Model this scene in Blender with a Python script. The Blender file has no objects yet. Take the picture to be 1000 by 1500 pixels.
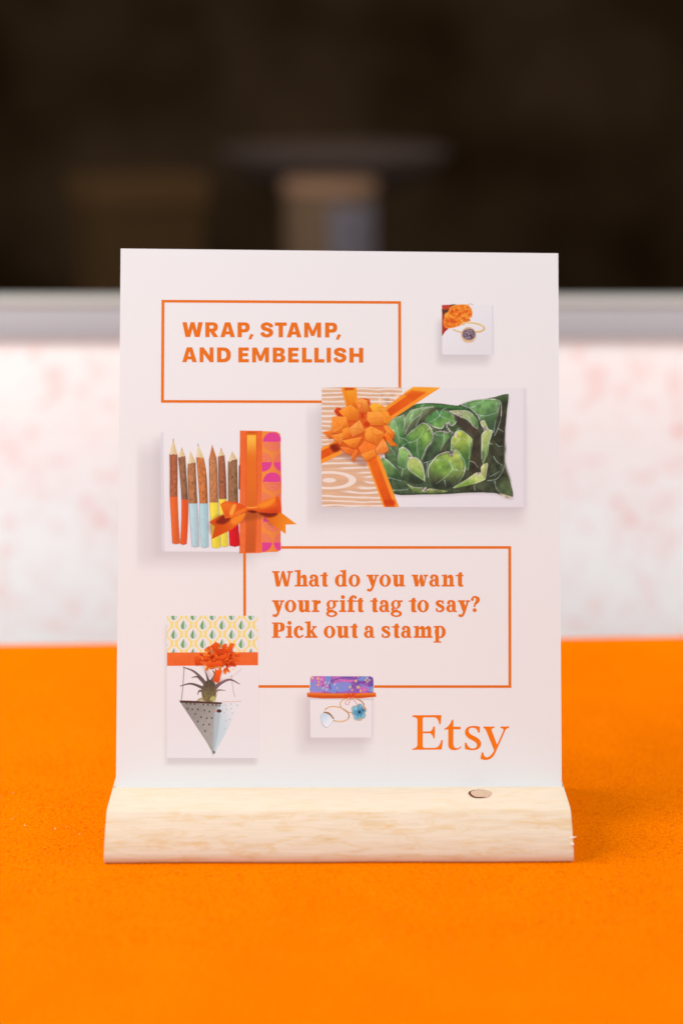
import bpy, bmesh, math, random
import numpy as np
from mathutils import Vector, Matrix
from mathutils.geometry import delaunay_2d_cdt

random.seed(4)
scene = bpy.context.scene
COL = scene.collection

# ------------------------------------------------------------------ camera
LEAN = 0.32477                     # the card leans back in its slot
TOP = 0.0200                       # top of the wooden block
cam_d = bpy.data.cameras.new('camera')
cam = bpy.data.objects.new('camera', cam_d)
COL.objects.link(cam)
scene.camera = cam
right = Vector((0.99995348, -0.0094414, 0.00197176))
up = Vector((0.00062388, 0.26731779, 0.96360822))
fwd = Vector((0.0096249, 0.96356217, -0.26731125))
m = Matrix((right, up, -fwd)).transposed().to_4x4()
m.translation = Vector((-0.00724, -0.79625, 0.37961))
cam.matrix_world = m
cam_d.sensor_fit = 'VERTICAL'
cam_d.sensor_height = 36
cam_d.lens = 36 * 2600 / 1500
cam_d.clip_start = 0.05
cam_d.clip_end = 50
cam_d.dof.use_dof = True
cam_d.dof.focus_distance = 0.862
cam_d.dof.aperture_fstop = 2.8
cam_d.dof.aperture_blades = 0

# ------------------------------------------------------------------ light
w = bpy.data.worlds.new('World')
scene.world = w
w.use_nodes = True
bg = w.node_tree.nodes['Background']
bg.inputs[0].default_value = (0.94, 0.97, 1.0, 1)
bg.inputs[1].default_value = 0.66
scene.view_settings.view_transform = 'Standard'
scene.view_settings.look = 'None'
scene.view_settings.gamma = 1
scene.view_settings.exposure = 0


def area(name, loc, aim, size, power, color):
    d = bpy.data.lights.new(name, 'AREA')
    d.shape = 'RECTANGLE'
    d.size, d.size_y = size
    d.energy = power
    d.color = color
    o = bpy.data.objects.new(name, d)
    COL.objects.link(o)
    o.location = loc
    o.rotation_euler = (Vector(aim) - Vector(loc)).to_track_quat('-Z', 'Y').to_euler()
    return o


area('key_light', (-1.15, -0.10, 0.95), (0, 0.0, 0.0), (0.6, 0.7), 14.5, (1.0, 0.98, 0.96))
area('front_light', (0.2, -1.7, 0.95), (0, 0.2, 0.05), (1.3, 0.9), 6.5, (0.98, 0.98, 1.0))
area('side_light', (-1.05, 0.22, 0.60), (-0.1, 0.60, 0.0), (0.4, 0.4), 6.8, (1.0, 0.975, 0.955))  # added pair of lamps out of view, to brighten the patterned board
area('side_light', (1.05, 0.22, 0.60), (0.1, 0.60, 0.0), (0.4, 0.4), 6.8, (1.0, 0.975, 0.955))

# ------------------------------------------------------------------ helpers


def srgb(r, g, b):
    f = lambda c: c / 12.92 if c <= 0.04045 else ((c + 0.055) / 1.055) ** 2.4
    return (f(r / 255), f(g / 255), f(b / 255))


def link(name, me, mat=None, parent=None, label=None, cat=None, kind=None, group=None):
    o = bpy.data.objects.new(name, me)
    COL.objects.link(o)
    if mat:
        me.materials.append(mat)
    if parent:
        o.parent = parent
    for k, v in (('label', label), ('category', cat), ('kind', kind), ('group', group)):
        if v:
            o[k] = v
    return o


def from_bm(bm, smooth=False):
    me = bpy.data.meshes.new('mesh')
    bm.to_mesh(me)
    bm.free()
    if smooth:
        for p in me.polygons:
            p.use_smooth = True
    return me


def box_bm(x0, x1, y0, y1, z0, z1, bevel=0, seg=2):
    bm = bmesh.new()
    bmesh.ops.create_cube(bm, size=1)
    for v in bm.verts:
        v.co = Vector(((x0 + x1) / 2 + v.co.x * (x1 - x0), (y0 + y1) / 2 + v.co.y * (y1 - y0), (z0 + z1) / 2 + v.co.z * (z1 - z0)))
    if bevel:
        bmesh.ops.bevel(bm, geom=bm.edges[:], offset=bevel, segments=seg, profile=0.5, affect='EDGES')
    return bm


def lathe_bm(profile, n=48):
    bm = bmesh.new()
    rings = []
    for r, z in profile:
        if r < 1e-6:
            rings.append([bm.verts.new((0, 0, z))])
        else:
            rings.append([bm.verts.new((r * math.cos(2 * math.pi * i / n), r * math.sin(2 * math.pi * i / n), z)) for i in range(n)])
    for a, b in zip(rings, rings[1:]):
        for i in range(n):
            j = (i + 1) % n
            f = [a[i % len(a)], a[j % len(a)], b[j % len(b)], b[i % len(b)]]
            u = []
            for v in f:
                if v not in u:
                    u.append(v)
            if len(u) > 2:
                bm.faces.new(u)
    bmesh.ops.recalc_face_normals(bm, faces=bm.faces[:])
    return bm


def mat(name, color, rough=0.6, spec=0.3, metal=0.0):
    mt = bpy.data.materials.new(name)
    mt.use_nodes = True
    b = mt.node_tree.nodes['Principled BSDF']
    b.inputs['Base Color'].default_value = (*color, 1)
    b.inputs['Roughness'].default_value = rough
    b.inputs['Specular IOR Level'].default_value = spec
    b.inputs['Metallic'].default_value = metal
    return mt


class N:
    """small node-tree helper"""

    def __init__(self, mt):
        self.t = mt.node_tree
        self.b = self.t.nodes['Principled BSDF']

    def n(self, typ, **kw):
        nd = self.t.nodes.new(typ)
        for k, v in kw.items():
            if k in ('inp',):
                for i, val in v.items():
                    nd.inputs[i].default_value = val
            else:
                setattr(nd, k, v)
        return nd

    def l(self, a, b):
        self.t.links.new(a, b)

    def ramp(self, src, stops):
        r = self.n('ShaderNodeValToRGB')
        e = r.color_ramp.elements
        while len(e) < len(stops):
            e.new(0.5)
        for el, (p, c) in zip(e, stops):
            el.position = p
            el.color = (*c, 1) if len(c) == 3 else c
        self.l(src, r.inputs[0])
        return r


# ------------------------------------------------------------------ materials
CARD_PX = np.array([242., 232., 230.])          # white of the card stock in print colour space
CARD_ALB = np.array([0.79, 0.812, 0.83])
m_card = mat('card_stock', CARD_ALB, 0.6, 0.12)
m_edge = mat('card_edge', (0.86, 0.76, 0.66), 0.7, 0.2)


def lin(a):
    a = np.asarray(a, float) / 255
    return np.where(a <= 0.04045, a / 12.92, ((a + 0.055) / 1.055) ** 2.4)


def ink_albedo(px):
    return np.clip(lin(px) / lin(CARD_PX) * CARD_ALB, 0.001, 0.95)


m_print = mat('printed_ink', (1, 1, 1), 0.6, 0.12)
k = N(m_print)
at = k.n('ShaderNodeAttribute', attribute_name='ink')
k.l(at.outputs['Color'], k.b.inputs['Base Color'])
m_orange_ink = mat('orange_ink', ink_albedo((236, 114, 20)), 0.6, 0.12)
m_logo_ink = mat('bright_orange_ink', ink_albedo((252, 120, 2)), 0.6, 0.12)

# orange felt
m_felt = mat('orange_felt', (0.85, 0.2, 0.003), 1.0, 0.0)
k = N(m_felt)
tc = k.n('ShaderNodeTexCoord')
n1 = k.n('ShaderNodeTexNoise', inp={'Scale': 700.0, 'Detail': 5.0, 'Roughness': 0.75})
k.l(tc.outputs['Object'], n1.inputs['Vector'])
n2 = k.n('ShaderNodeTexNoise', inp={'Scale': 16.0, 'Detail': 5.0, 'Roughness': 0.65})
k.l(tc.outputs['Object'], n2.inputs['Vector'])
r1 = k.ramp(n1.outputs['Fac'], [(0.30, (0.74, 0.112, 0.0003)), (0.70, (1.0, 0.260, 0.0006))])
r2 = k.ramp(n2.outputs['Fac'], [(0.3, (0.90, 0.86, 0.86)), (0.7, (1, 1, 1))])
mx = k.n('ShaderNodeMix', data_type='RGBA', blend_type='MULTIPLY')
mx.inputs['Factor'].default_value = 1
k.l(r1.outputs[0], mx.inputs['A'])
k.l(r2.outputs[0], mx.inputs['B'])
k.l(mx.outputs['Result'], k.b.inputs['Base Color'])
bp = k.n('ShaderNodeBump', inp={'Strength': 0.9, 'Distance': 0.0006})
n3 = k.n('ShaderNodeTexNoise', inp={'Scale': 420.0, 'Detail': 6.0, 'Roughness': 0.8, 'Distortion': 1.2})
k.l(tc.outputs['Object'], n3.inputs['Vector'])
k.l(n3.outputs['Fac'], bp.inputs['Height'])
k.l(bp.outputs['Normal'], k.b.inputs['Normal'])
k.b.inputs['Sheen Weight'].default_value = 0.0
k.b.inputs['Sheen Tint'].default_value = (1, 0.45, 0.05, 1)
m_fibre = mat('felt_fibre', (0.9, 0.27, 0.01), 0.9, 0.05)
m_lint = mat('pale_lint', (0.9, 0.8, 0.6), 0.9, 0.05)

# pine: growth rings cut by the real faces of the block
m_pine = mat('pine', (0.7, 0.55, 0.38), 0.62, 0.2)
k = N(m_pine)
tc = k.n('ShaderNodeTexCoord')
mp = k.n('ShaderNodeMapping')
mp.inputs['Scale'].default_value = (17, 70, 70)
k.l(tc.outputs['Object'], mp.inputs['Vector'])
nz = k.n('ShaderNodeTexNoise', inp={'Scale': 1.0, 'Detail': 3.5, 'Roughness': 0.6})
k.l(mp.outputs[0], nz.inputs['Vector'])
sp = k.n('ShaderNodeSeparateXYZ')
k.l(tc.outputs['Object'], sp.inputs[0])


def mth(op, a, b=None, c=None):
    nd = k.n('ShaderNodeMath', operation=op)
    for i, v in enumerate((a, b, c)):
        if v is None:
            continue
        if isinstance(v, (int, float)):
            nd.inputs[i].default_value = v
        else:
            k.l(v, nd.inputs[i])
    return nd.outputs[0]


dy = mth('ADD', sp.outputs['Y'], 0.075)
dz = mth('ADD', sp.outputs['Z'], 0.050)
rad = mth('SQRT', mth('ADD', mth('MULTIPLY', dy, dy), mth('MULTIPLY', dz, dz)))
rad = mth('ADD', rad, mth('MULTIPLY', nz.outputs['Fac'], 0.017))
rad = mth('ADD', rad, mth('MULTIPLY', sp.outputs['X'], -0.022))
kdx = mth('MULTIPLY', mth('SUBTRACT', sp.outputs['X'], 0.0678), 0.55)
kdy = mth('SUBTRACT', sp.outputs['Y'], -0.0086)
kd = mth('ADD', mth('MULTIPLY', kdx, kdx), mth('MULTIPLY', kdy, kdy))
rad = mth('ADD', rad, mth('MULTIPLY', mth('EXPONENT', mth('MULTIPLY', kd, -17000.0)), 0.012))
ring = mth('FRACT', mth('MULTIPLY', rad, 150.0))
rg = k.ramp(ring, [(0.0, (0.05, 0.05, 0.05)), (0.45, (0.10, 0.10, 0.10)), (0.72, (0.6, 0.6, 0.6)), (0.9, (1, 1, 1)), (1.0, (0.05, 0.05, 0.05))])
mp2 = k.n('ShaderNodeMapping')
mp2.inputs['Scale'].default_value = (55, 900, 900)
k.l(tc.outputs['Object'], mp2.inputs['Vector'])
fine = k.n('ShaderNodeTexNoise', inp={'Scale': 1.0, 'Detail': 2.0})
k.l(mp2.outputs[0], fine.inputs['Vector'])
mp3 = k.n('ShaderNodeMapping')
mp3.inputs['Scale'].default_value = (42, 190, 190)
k.l(tc.outputs['Object'], mp3.inputs['Vector'])
blot = k.n('ShaderNodeTexNoise', inp={'Scale': 1.0, 'Detail': 2.0})
k.l(mp3.outputs[0], blot.inputs['Vector'])
bl = k.ramp(blot.outputs['Fac'], [(0.42, (0.15, 0.15, 0.15)), (0.66, (1, 1, 1))])
fac = mth('MULTIPLY', rg.outputs[0], bl.outputs[0])
zr = k.n('ShaderNodeMapRange', inp={'From Min': 0.0186, 'From Max': 0.0197, 'To Min': 1.0, 'To Max': 0.35})
k.l(sp.outputs['Z'], zr.inputs['Value'])
mp4 = k.n('ShaderNodeMapping')
mp4.inputs['Rotation'].default_value = (0, 0, 0.16)
mp4.inputs['Scale'].default_value = (62, 210, 330)
k.l(tc.outputs['Object'], mp4.inputs['Vector'])
pat = k.n('ShaderNodeTexNoise', inp={'Scale': 1.0, 'Detail': 4.0, 'Roughness': 0.65, 'Distortion': 0.9})
k.l(mp4.outputs[0], pat.inputs['Vector'])
pr = k.ramp(pat.outputs['Fac'], [(0.50, (0.0, 0.0, 0.0)), (0.60, (0.8, 0.8, 0.8)), (0.68, (1, 1, 1))])
fac = mth('MULTIPLY', mth('ADD', mth('MULTIPLY', fac, 0.75), mth('MULTIPLY', pr.outputs[0], 0.62)), zr.outputs[0])
mx = k.n('ShaderNodeMix', data_type='RGBA')
mx.inputs['A'].default_value = (0.73, 0.61, 0.475, 1)
mx.inputs['B'].default_value = (0.68, 0.46, 0.23, 1)
k.l(mth('MINIMUM', mth('MULTIPLY', fac, 0.85), 1.0), mx.inputs['Factor'])
fr = k.ramp(fine.outputs['Fac'], [(0.3, (0.93, 0.92, 0.90)), (0.7, (1, 1, 1))])
mm = k.n('ShaderNodeMix', data_type='RGBA', blend_type='MULTIPLY')
mm.inputs['Factor'].default_value = 1
k.l(mx.outputs['Result'], mm.inputs['A'])
k.l(fr.outputs[0], mm.inputs['B'])
k.l(mm.outputs['Result'], k.b.inputs['Base Color'])
bp = k.n('ShaderNodeBump', inp={'Strength': 0.25, 'Distance': 0.0004})
k.l(fine.outputs['Fac'], bp.inputs['Height'])
k.l(bp.outputs['Normal'], k.b.inputs['Normal'])

m_knot = mat('pine_knot', (0.42, 0.24, 0.13), 0.55, 0.3)
k = N(m_knot)
tc = k.n('ShaderNodeTexCoord')
wv = k.n('ShaderNodeTexWave', wave_type='RINGS', rings_direction='Z', inp={'Scale': 380.0, 'Distortion': 5.0, 'Detail': 3.0, 'Detail Scale': 2.0})
k.l(tc.outputs['Object'], wv.inputs['Vector'])
rr = k.ramp(wv.outputs['Fac'], [(0.1, (0.44, 0.27, 0.17)), (0.9, (0.68, 0.50, 0.36))])
k.l(rr.outputs[0], k.b.inputs['Base Color'])
m_knot_shadow = mat('knot_shadow', (0.10, 0.02, 0.012), 0.8, 0.1)  # dark colour for the painted shadow at the knot's rim
m_splinter = mat('torn_pine', (0.86, 0.76, 0.62), 0.8, 0.1)

m_rail = mat('rail_metal', (0.435, 0.435, 0.465), 0.6, 0.2)
m_cap = mat('rail_cap', (0.48, 0.455, 0.42), 0.6, 0.2)
m_wall = mat('dark_wall', (0.02, 0.013, 0.008), 0.9, 0.0)
k = N(m_wall)
tc = k.n('ShaderNodeTexCoord')
nw = k.n('ShaderNodeTexNoise', inp={'Scale': 3.2, 'Detail': 3.0})
k.l(tc.outputs['Object'], nw.inputs['Vector'])
rr = k.ramp(nw.outputs['Fac'], [(0.35, (0.017, 0.008, 0.003)), (0.66, (0.050, 0.029, 0.015))])
k.l(rr.outputs[0], k.b.inputs['Base Color'])
m_counter = mat('dark_counter', (0.012, 0.007, 0.003), 0.9, 0.0)
m_box = mat('brown_carton', (0.050, 0.027, 0.011), 0.9, 0.0)
m_bowl = mat('dusky_bowl', (0.075, 0.050, 0.040), 0.9, 0.0)
m_can = mat('tan_canister', (0.12, 0.072, 0.042), 0.8, 0.05)
m_canlabel = mat('canister_label', (0.66, 0.58, 0.64), 0.8, 0.05)
m_floor = mat('dark_floor', (0.03, 0.024, 0.02), 0.8, 0.1)

# ------------------------------------------------------------------ the setting
link('floor', from_bm(box_bm(-3, 3, -2.5, 3.3, -0.80, -0.75)), m_floor, kind='structure', label='dark floor under the table')
link('back_wall', from_bm(box_bm(-3, 3, 3.0, 3.1, -0.75, 2.6)), m_wall, kind='structure', label='dark brown wall far behind the sign')
bm = box_bm(-0.9, 0.9, -0.62, 0.2687, -0.03, 0.0, 0.002)
for v in bm.verts:
    if v.co.y > 0.2:
        v.co.y += 0.0318 * v.co.x
table = link('tabletop', from_bm(bm), m_felt, kind='structure', label='orange felt covered tabletop')
bm = bmesh.new()
for (x, y) in ((-0.84, -0.56), (0.84, -0.56), (-0.84, 0.2), (0.84, 0.2)):
    b2 = box_bm(x - 0.025, x + 0.025, y - 0.025, y + 0.025, -0.75, -0.03)
    link('table_leg', from_bm(b2), m_counter, table)
bm.free()

# loose felt fibres and lint on the cloth
rng = np.random.default_rng(3)


def fibres(count, xr, yr, lmin, lmax, wid, zmax, seed):
    r = np.random.default_rng(seed)
    V, F = [], []
    for i in range(count):
        x, y = r.uniform(*xr), r.uniform(*yr)
        if -0.112 < x < 0.112 and -0.045 < y < 0.045:
            continue
        a = r.uniform(0, 2 * math.pi)
        L = r.uniform(lmin, lmax)
        bend = r.normal(0, 0.8)
        zt = r.uniform(0.2, 1.0) * zmax
        base = len(V)
        for s in range(4):
            t = s / 3
            aa = a + bend * (t - 0.5)
            px, py = x + math.cos(aa) * L * (t - 0.5), y + math.sin(aa) * L * (t - 0.5)
            z = 0.0001 + zt * math.sin(math.pi * t)
            nx, ny = -math.sin(aa) * wid, math.cos(aa) * wid
            V += [(px - nx, py - ny, z), (px + nx, py + ny, z + wid * 0.6)]
        for s in range(3):
            q = base + 2 * s
            F.append((q, q + 1, q + 3, q + 2))
    me = bpy.data.meshes.new('mesh')
    me.from_pydata(V, [], F)
    return me


link('felt_fibre', fibres(9000, (-0.30, 0.30), (-0.14, 0.20), 0.0012, 0.0035, 0.00007, 0.0005, 1), m_fibre, table, kind='stuff')
link('felt_fibre', fibres(7000, (-0.30, 0.30), (-0.12, 0.16), 0.0008, 0.0026, 0.00009, 0.0003, 7), mat('dark_felt_fibre', (0.62, 0.085, 0.0), 1.0, 0.0), table, kind='stuff')
link('lint', fibres(14, (-0.20, -0.11), (-0.06, 0.04), 0.0005, 0.0016, 0.00014, 0.0004, 2), m_lint, table, kind='stuff')


def hash2(ix, iy, seed):
    h = (ix.astype(np.int64) * 374761393 + iy.astype(np.int64) * 668265263 + seed * 974634777) & 0x7fffffff
    h = ((h ^ (h >> 13)) * 1274126177) & 0x7fffffff
    return ((h ^ (h >> 16)) & 0xffff) / 65535.0


def vnoise(x, y, seed=0, octaves=3):
    out = np.zeros_like(x)
    amp, tot = 1.0, 0.0
    for o in range(octaves):
        ix, iy = np.floor(x), np.floor(y)
        fx, fy = x - ix, y - iy
        fx, fy = fx * fx * (3 - 2 * fx), fy * fy * (3 - 2 * fy)
        a, b = hash2(ix, iy, seed + o), hash2(ix + 1, iy, seed + o)
        c, d = hash2(ix, iy + 1, seed + o), hash2(ix + 1, iy + 1, seed + o)
        out += amp * ((a * (1 - fx) + b * fx) * (1 - fy) + (c * (1 - fx) + d * fx) * fy)
        tot += amp
        amp *= 0.5
        x, y = x * 2.03 + 17.1, y * 2.03 + 5.7
    return out / tot


def sstep(a, b, x):
    t = np.clip((x - a) / (b - a), 0, 1)
    return t * t * (3 - 2 * t)



# ------------------------------------------------------------------ patterned board behind the table
board = bpy.data.objects.new('display_board', None)
COL.objects.link(board)
board.location = (0.006, 0.60, 0.0)
board['label'] = 'white board printed with faint pink toile motifs, grey rail along its top'
board['category'] = 'board'
nx, nz_ = 620, 170
xs = np.linspace(-0.9, 0.9, nx)
zs = np.linspace(-0.35, 0.1365, nz_)
XX, ZZ = np.meshgrid(xs, zs)
PXm = 500 + XX * 1805                    # motif sheet units
PYm = 495 + (0.136 - ZZ) * (443 / 0.255)
u = np.mod(PXm - 820, 780)
tint = np.zeros_like(u)
S = 0.3136
spots = [(65, 120, 22, 30, .7), (135, 215, 40, 45, .55), (185, 210, 22, 30, .5), (150, 290, 30, 30, .4), (100, 350, 34, 18, .5), (275, 290, 24, 40, .55),
         (330, 190, 20, 24, .45), (385, 175, 16, 16, .4), (285, 400, 20, 28, .3), (40, 470, 26, 30, .5), (550, 468, 24, 30, 1.3), (515, 240, 32, 55, .55), (535, 370, 30, 40, .35),
         (150, 610, 58, 16, .6), (55, 680, 26, 20, .4), (190, 695, 70, 16, .25), (400, 680, 66, 14, .28), (275, 800, 32, 38, .6), (338, 872, 30, 30, 1.0), (378, 915, 30, 22, .5),
         (432, 820, 22, 20, .45), (495, 770, 22, 22, .45), (515, 850, 22, 22, .5), (470, 930, 20, 22, .45), (125, 910, 24, 22, .45), (100, 765, 50, 14, .35), (365, 800, 18, 22, .35),
         (90, 1380, 70, 20, .5), (320, 1330, 30, 26, .3), (100, 1210, 44, 14, .3), (470, 1320, 24, 26, .28), (115, 1060, 40, 12, .2), (265, 1065, 30, 14, .22), (360, 1140, 20, 14, .18),
         (240, 1440, 26, 12, .4), (360, 1440, 20, 12, .5), (20, 860, 16, 24, .4), (535, 640, 20, 26, .3), (300, 470, 190, 10, .22), (300, 555, 200, 8, .2), (240, 1180, 8, 50, .15)]
for (a, b, rx, ry, s) in spots:
    for off in (0, 780, -780):
        cx, cy = a * S + off, 480 + b * S
        tint += s * np.exp(-(((u - cx) / (rx * S)) ** 2 + ((PYm - cy) / (ry * S)) ** 2))
# the part of the repeat that runs behind the sign and a second row below
r = np.random.default_rng(11)
for i in range(560):
    cx, cy = r.uniform(0 if i > 130 else 190, 780), r.uniform(490, 1350)
    rx, ry, s = r.uniform(3, 12), r.uniform(3, 10), r.uniform(.15, .7) * (.55 if i > 130 else 1)
    tint += s * np.exp(-(((u - cx) / rx) ** 2 + ((PYm - cy) / ry) ** 2))
tint += 0.42 * sstep(.52, .72, vnoise(u / 11, PYm / 9, 88, 3)) * sstep(.3, .6, vnoise(u / 60, PYm / 50, 91, 2))
tint += 0.02 + 0.12 * np.exp(-((PYm - 650) / 110.) ** 2)
tint = np.clip(tint * 1.15, 0, 1.5)[..., None]
c0, c1 = np.array([0.95, 0.935, 0.93]), np.array([0.92, 0.60, 0.58])
colr = c0 + (c1 - c0) * tint
verts = np.stack([XX, np.zeros_like(XX), ZZ], -1).reshape(-1, 3)


def grid_mesh(verts, ny, nx, col, flip=False):
    i = np.arange((ny - 1) * (nx - 1))
    a = (i // (nx - 1)) * nx + i % (nx - 1)
    q = np.stack([a, a + 1, a + nx + 1, a + nx], -1)
    if flip:
        q = q[:, ::-1]
    me = bpy.data.meshes.new('mesh')
    me.vertices.add(len(verts))
    me.vertices.foreach_set('co', verts.astype(np.float32).ravel())
    me.loops.add(q.size)
    me.loops.foreach_set('vertex_index', q.astype(np.int32).ravel())
    me.polygons.add(len(q))
    me.polygons.foreach_set('loop_start', np.arange(0, q.size, 4, dtype=np.int32))
    me.polygons.foreach_set('loop_total', np.full(len(q), 4, np.int32))
    me.update(calc_edges=True)
    at = me.color_attributes.new('ink', 'FLOAT_COLOR', 'POINT')
    c = np.ones((len(verts), 4), np.float32)
    c[:, :3] = col.reshape(-1, 3)
    at.data.foreach_set('color', c.ravel())
    return me


m_paper = mat('patterned_paper', (1, 1, 1), 0.8, 0.1)
k = N(m_paper)
at = k.n('ShaderNodeAttribute', attribute_name='ink')
k.l(at.outputs['Color'], k.b.inputs['Base Color'])
link('patterned_paper', grid_mesh(verts, nz_, nx, colr), m_paper, board)
link('backing', from_bm(box_bm(-0.9, 0.9, 0.0005, 0.016, -0.75, 0.136)), mat('board_core', (0.7, 0.67, 0.65), 0.8, 0.1), board)
link('rail', from_bm(box_bm(-0.905, 0.905, -0.006, 0.020, 0.1362, 0.1615, 0.0012)), m_rail, board)
link('rail_cap', from_bm(box_bm(-0.905, 0.905, -0.008, 0.022, 0.1616, 0.1675, 0.002, 3)), m_cap, board)
link('rail_groove', from_bm(box_bm(-0.904, 0.904, -0.0075, -0.0055, 0.149, 0.152, 0.0005)), mat('rail_bead', (0.50, 0.495, 0.53), 0.6, 0.2), board)

# ------------------------------------------------------------------ dim things far behind, out of focus
CY = 1.60
CT = -0.06
counter = link('back_counter', from_bm(box_bm(-1.4, 1.4, 1.25, 2.1, -0.75, CT, 0.006)), m_counter, None,
               'long dark counter behind the board', 'counter')


def root(name, loc, label, cat, rz=0.0):
    o = bpy.data.objects.new(name, None)
    COL.objects.link(o)
    o.location = loc
    o.rotation_euler = (0, 0, rz)
    o['label'] = label
    o['category'] = cat
    return o


can = root('canister', (0.0, CY, CT), 'tan round canister with a pale label, in front of the footed bowl', 'canister')
link('body', from_bm(lathe_bm([(0, 0), (0.058, 0), (0.060, 0.003), (0.060, 0.215), (0.0595, 0.216), (0, 0.216)]), True), m_can, can)
link('lid', from_bm(lathe_bm([(0, 0.2165), (0.0625, 0.2165), (0.0635, 0.219), (0.0635, 0.231), (0.061, 0.2345), (0, 0.2345)]), True), mat('canister_lid', (0.22, 0.12, 0.07), 0.8, 0.05), can)
bm = bmesh.new()
ra = []
for i in range(25):
    a = math.radians(-92 + 92 * i / 24)
    ra.append([bm.verts.new((0.0606 * math.cos(a), 0.0606 * math.sin(a), z)) for z in (0.01, 0.205)])
for p, q in zip(ra, ra[1:]):
    bm.faces.new((p[0], q[0], q[1], p[1]))
bmesh.ops.solidify(bm, geom=bm.faces[:], thickness=0.0004)
link('paper_label', from_bm(bm, True), m_canlabel, can)

bowl = root('footed_bowl', (0.008, 1.86, CT), 'wide shallow dusky bowl on a stem, behind the tan canister', 'bowl')
link('bowl', from_bm(lathe_bm([(0, 0.190), (0.06, 0.190), (0.10, 0.204), (0.145, 0.228), (0.168, 0.252), (0.170, 0.256), (0.164, 0.257), (0.14, 0.236), (0.10, 0.214), (0.05, 0.200), (0, 0.198)]), True), m_bowl, bowl)
link('stem', from_bm(lathe_bm([(0, 0), (0.07, 0), (0.072, 0.006), (0.03, 0.02), (0.016, 0.06), (0.016, 0.14), (0.04, 0.186), (0, 0.189)]), True), m_bowl, bowl)

cart = root('carton', (-0.265, 1.70, CT), 'plain brown carton with a loose lid on the dark counter', 'box', 0.42)
link('box_body', from_bm(box_bm(-0.076, 0.076, -0.06, 0.06, 0.0, 0.19, 0.003)), m_box, cart)
link('lid', from_bm(box_bm(-0.082, 0.082, -0.066, 0.066, 0.1905, 0.232, 0.004)), mat('carton_lid', (0.066, 0.034, 0.014), 0.9, 0.0), cart)

# ------------------------------------------------------------------ wooden block
WX0, WX1 = -0.1099, 0.1090
ca, sa = math.cos(LEAN), math.sin(LEAN)


def cardpt(v, off):        # profile point (y, z): distance v along the card, off along its normal
    return (v * sa - off * ca, TOP + v * ca + off * sa)


def on_top(off):           # where the slot wall at this offset meets the top face
    v = -off * sa / ca
    return cardpt(v, off)[0]


prof = [(-0.0398, 0.0), (-0.0410, 0.0004), (-0.0414, 0.0010), (-0.0414, 0.0026), (-0.0411, 0.0038), (-0.0405, 0.0050), (-0.0376, 0.0093), (-0.0343, 0.0126), (-0.0307, 0.0158), (-0.0271, 0.0187),
        (-0.0262, 0.01925), (-0.0250, 0.0197), (-0.0236, 0.0199), (-0.021, TOP), (-0.008, TOP), (on_top(0.0002), TOP), cardpt(-0.0125, 0.0002), cardpt(-0.0125, -0.0011), (on_top(-0.0011), TOP),
        (0.020, TOP), (0.036, TOP), (0.0395, 0.0192), (0.042, 0.0165), (0.0425, 0.0135), (0.0425, 0.002), (0.0415, 0.0)]
bm = bmesh.new()
nseg = 40
rows = []
for i in range(nseg + 1):
    t = i / nseg
    x = WX0 + (WX1 - WX0) * t
    rows.append([bm.verts.new((x, y + (0.00018 * math.sin(x * 70 + z * 90) if y < -0.018 else 0), z)) for (y, z) in prof])
n = len(prof)
for a, b in zip(rows, rows[1:]):
    for i in range(n):
        j = (i + 1) % n
        f = bm.faces.new((a[i], a[j], b[j], b[i]))
        f.smooth = i < 14
for rw, flip in ((rows[0], False), (rows[-1], True)):
    tri = delaunay_2d_cdt([Vector(q) for q in prof], [], [list(range(n))], 1, 1e-7)[2]
    for t in tri:
        if len(set(t)) == 3:
            bm.faces.new([rw[i] for i in t])
bmesh.ops.recalc_face_normals(bm, faces=bm.faces[:])
for rw in (rows[0], rows[-1]):
    rs = set(rw)
    for e in bm.edges:
        if e.verts[0] in rs and e.verts[1] in rs:
            e.smooth = False
for e in bm.edges:
    if len(e.link_faces) == 2 and e.calc_face_angle(0) > 0.6:
        e.smooth = False
block = link('wooden_block', from_bm(bm), m_pine, None, 'pale pine block with a rounded front edge and a knot, under the white card', 'sign holder')

# knot: a slightly domed plug with its shadow crescent laid on as a dark strip
bm = bmesh.new()
N_ = 30
c0 = bm.verts.new((0, 0, 0.00042))
r1 = []
r2 = []
for i in range(N_):
    a = 2 * math.pi * i / N_
    e = 1 + 0.05 * math.sin(2 * a + 1) + 0.03 * math.sin(5 * a)
    r1.append(bm.verts.new((0.0046 * e * math.cos(a), 0.0047 * e * math.sin(a), 0.00036)))
    r2.append(bm.verts.new((0.0054 * e * math.cos(a), 0.0055 * e * math.sin(a), 0.00004)))
for i in range(N_):
    j = (i + 1) % N_
    bm.faces.new((c0, r1[i], r1[j]))
    bm.faces.new((r1[i], r2[i], r2[j], r1[j]))
ko = link('knot', from_bm(bm, True), m_knot, block)
ko.location = (0.0678, -0.0086, TOP)
bm = bmesh.new()
ra = []
for i in range(22):
    t = i / 21
    a = math.radians(95 + 200 * t)
    wd = 0.00045 * math.sin(math.pi * t) + 0.00004
    e = 1 + 0.05 * math.sin(2 * a + 1) + 0.03 * math.sin(5 * a)
    ra.append([bm.verts.new(((0.0050 * e + s * wd) * math.cos(a), (0.0051 * e + s * wd) * math.sin(a), 0.00036 - 0.00008 * s)) for s in (-1, 1)])
for p, q in zip(ra, ra[1:]):
    bm.faces.new((p[0], p[1], q[1], q[0]))
o = link('shadow_crescent', from_bm(bm), m_knot_shadow, ko)

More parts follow.
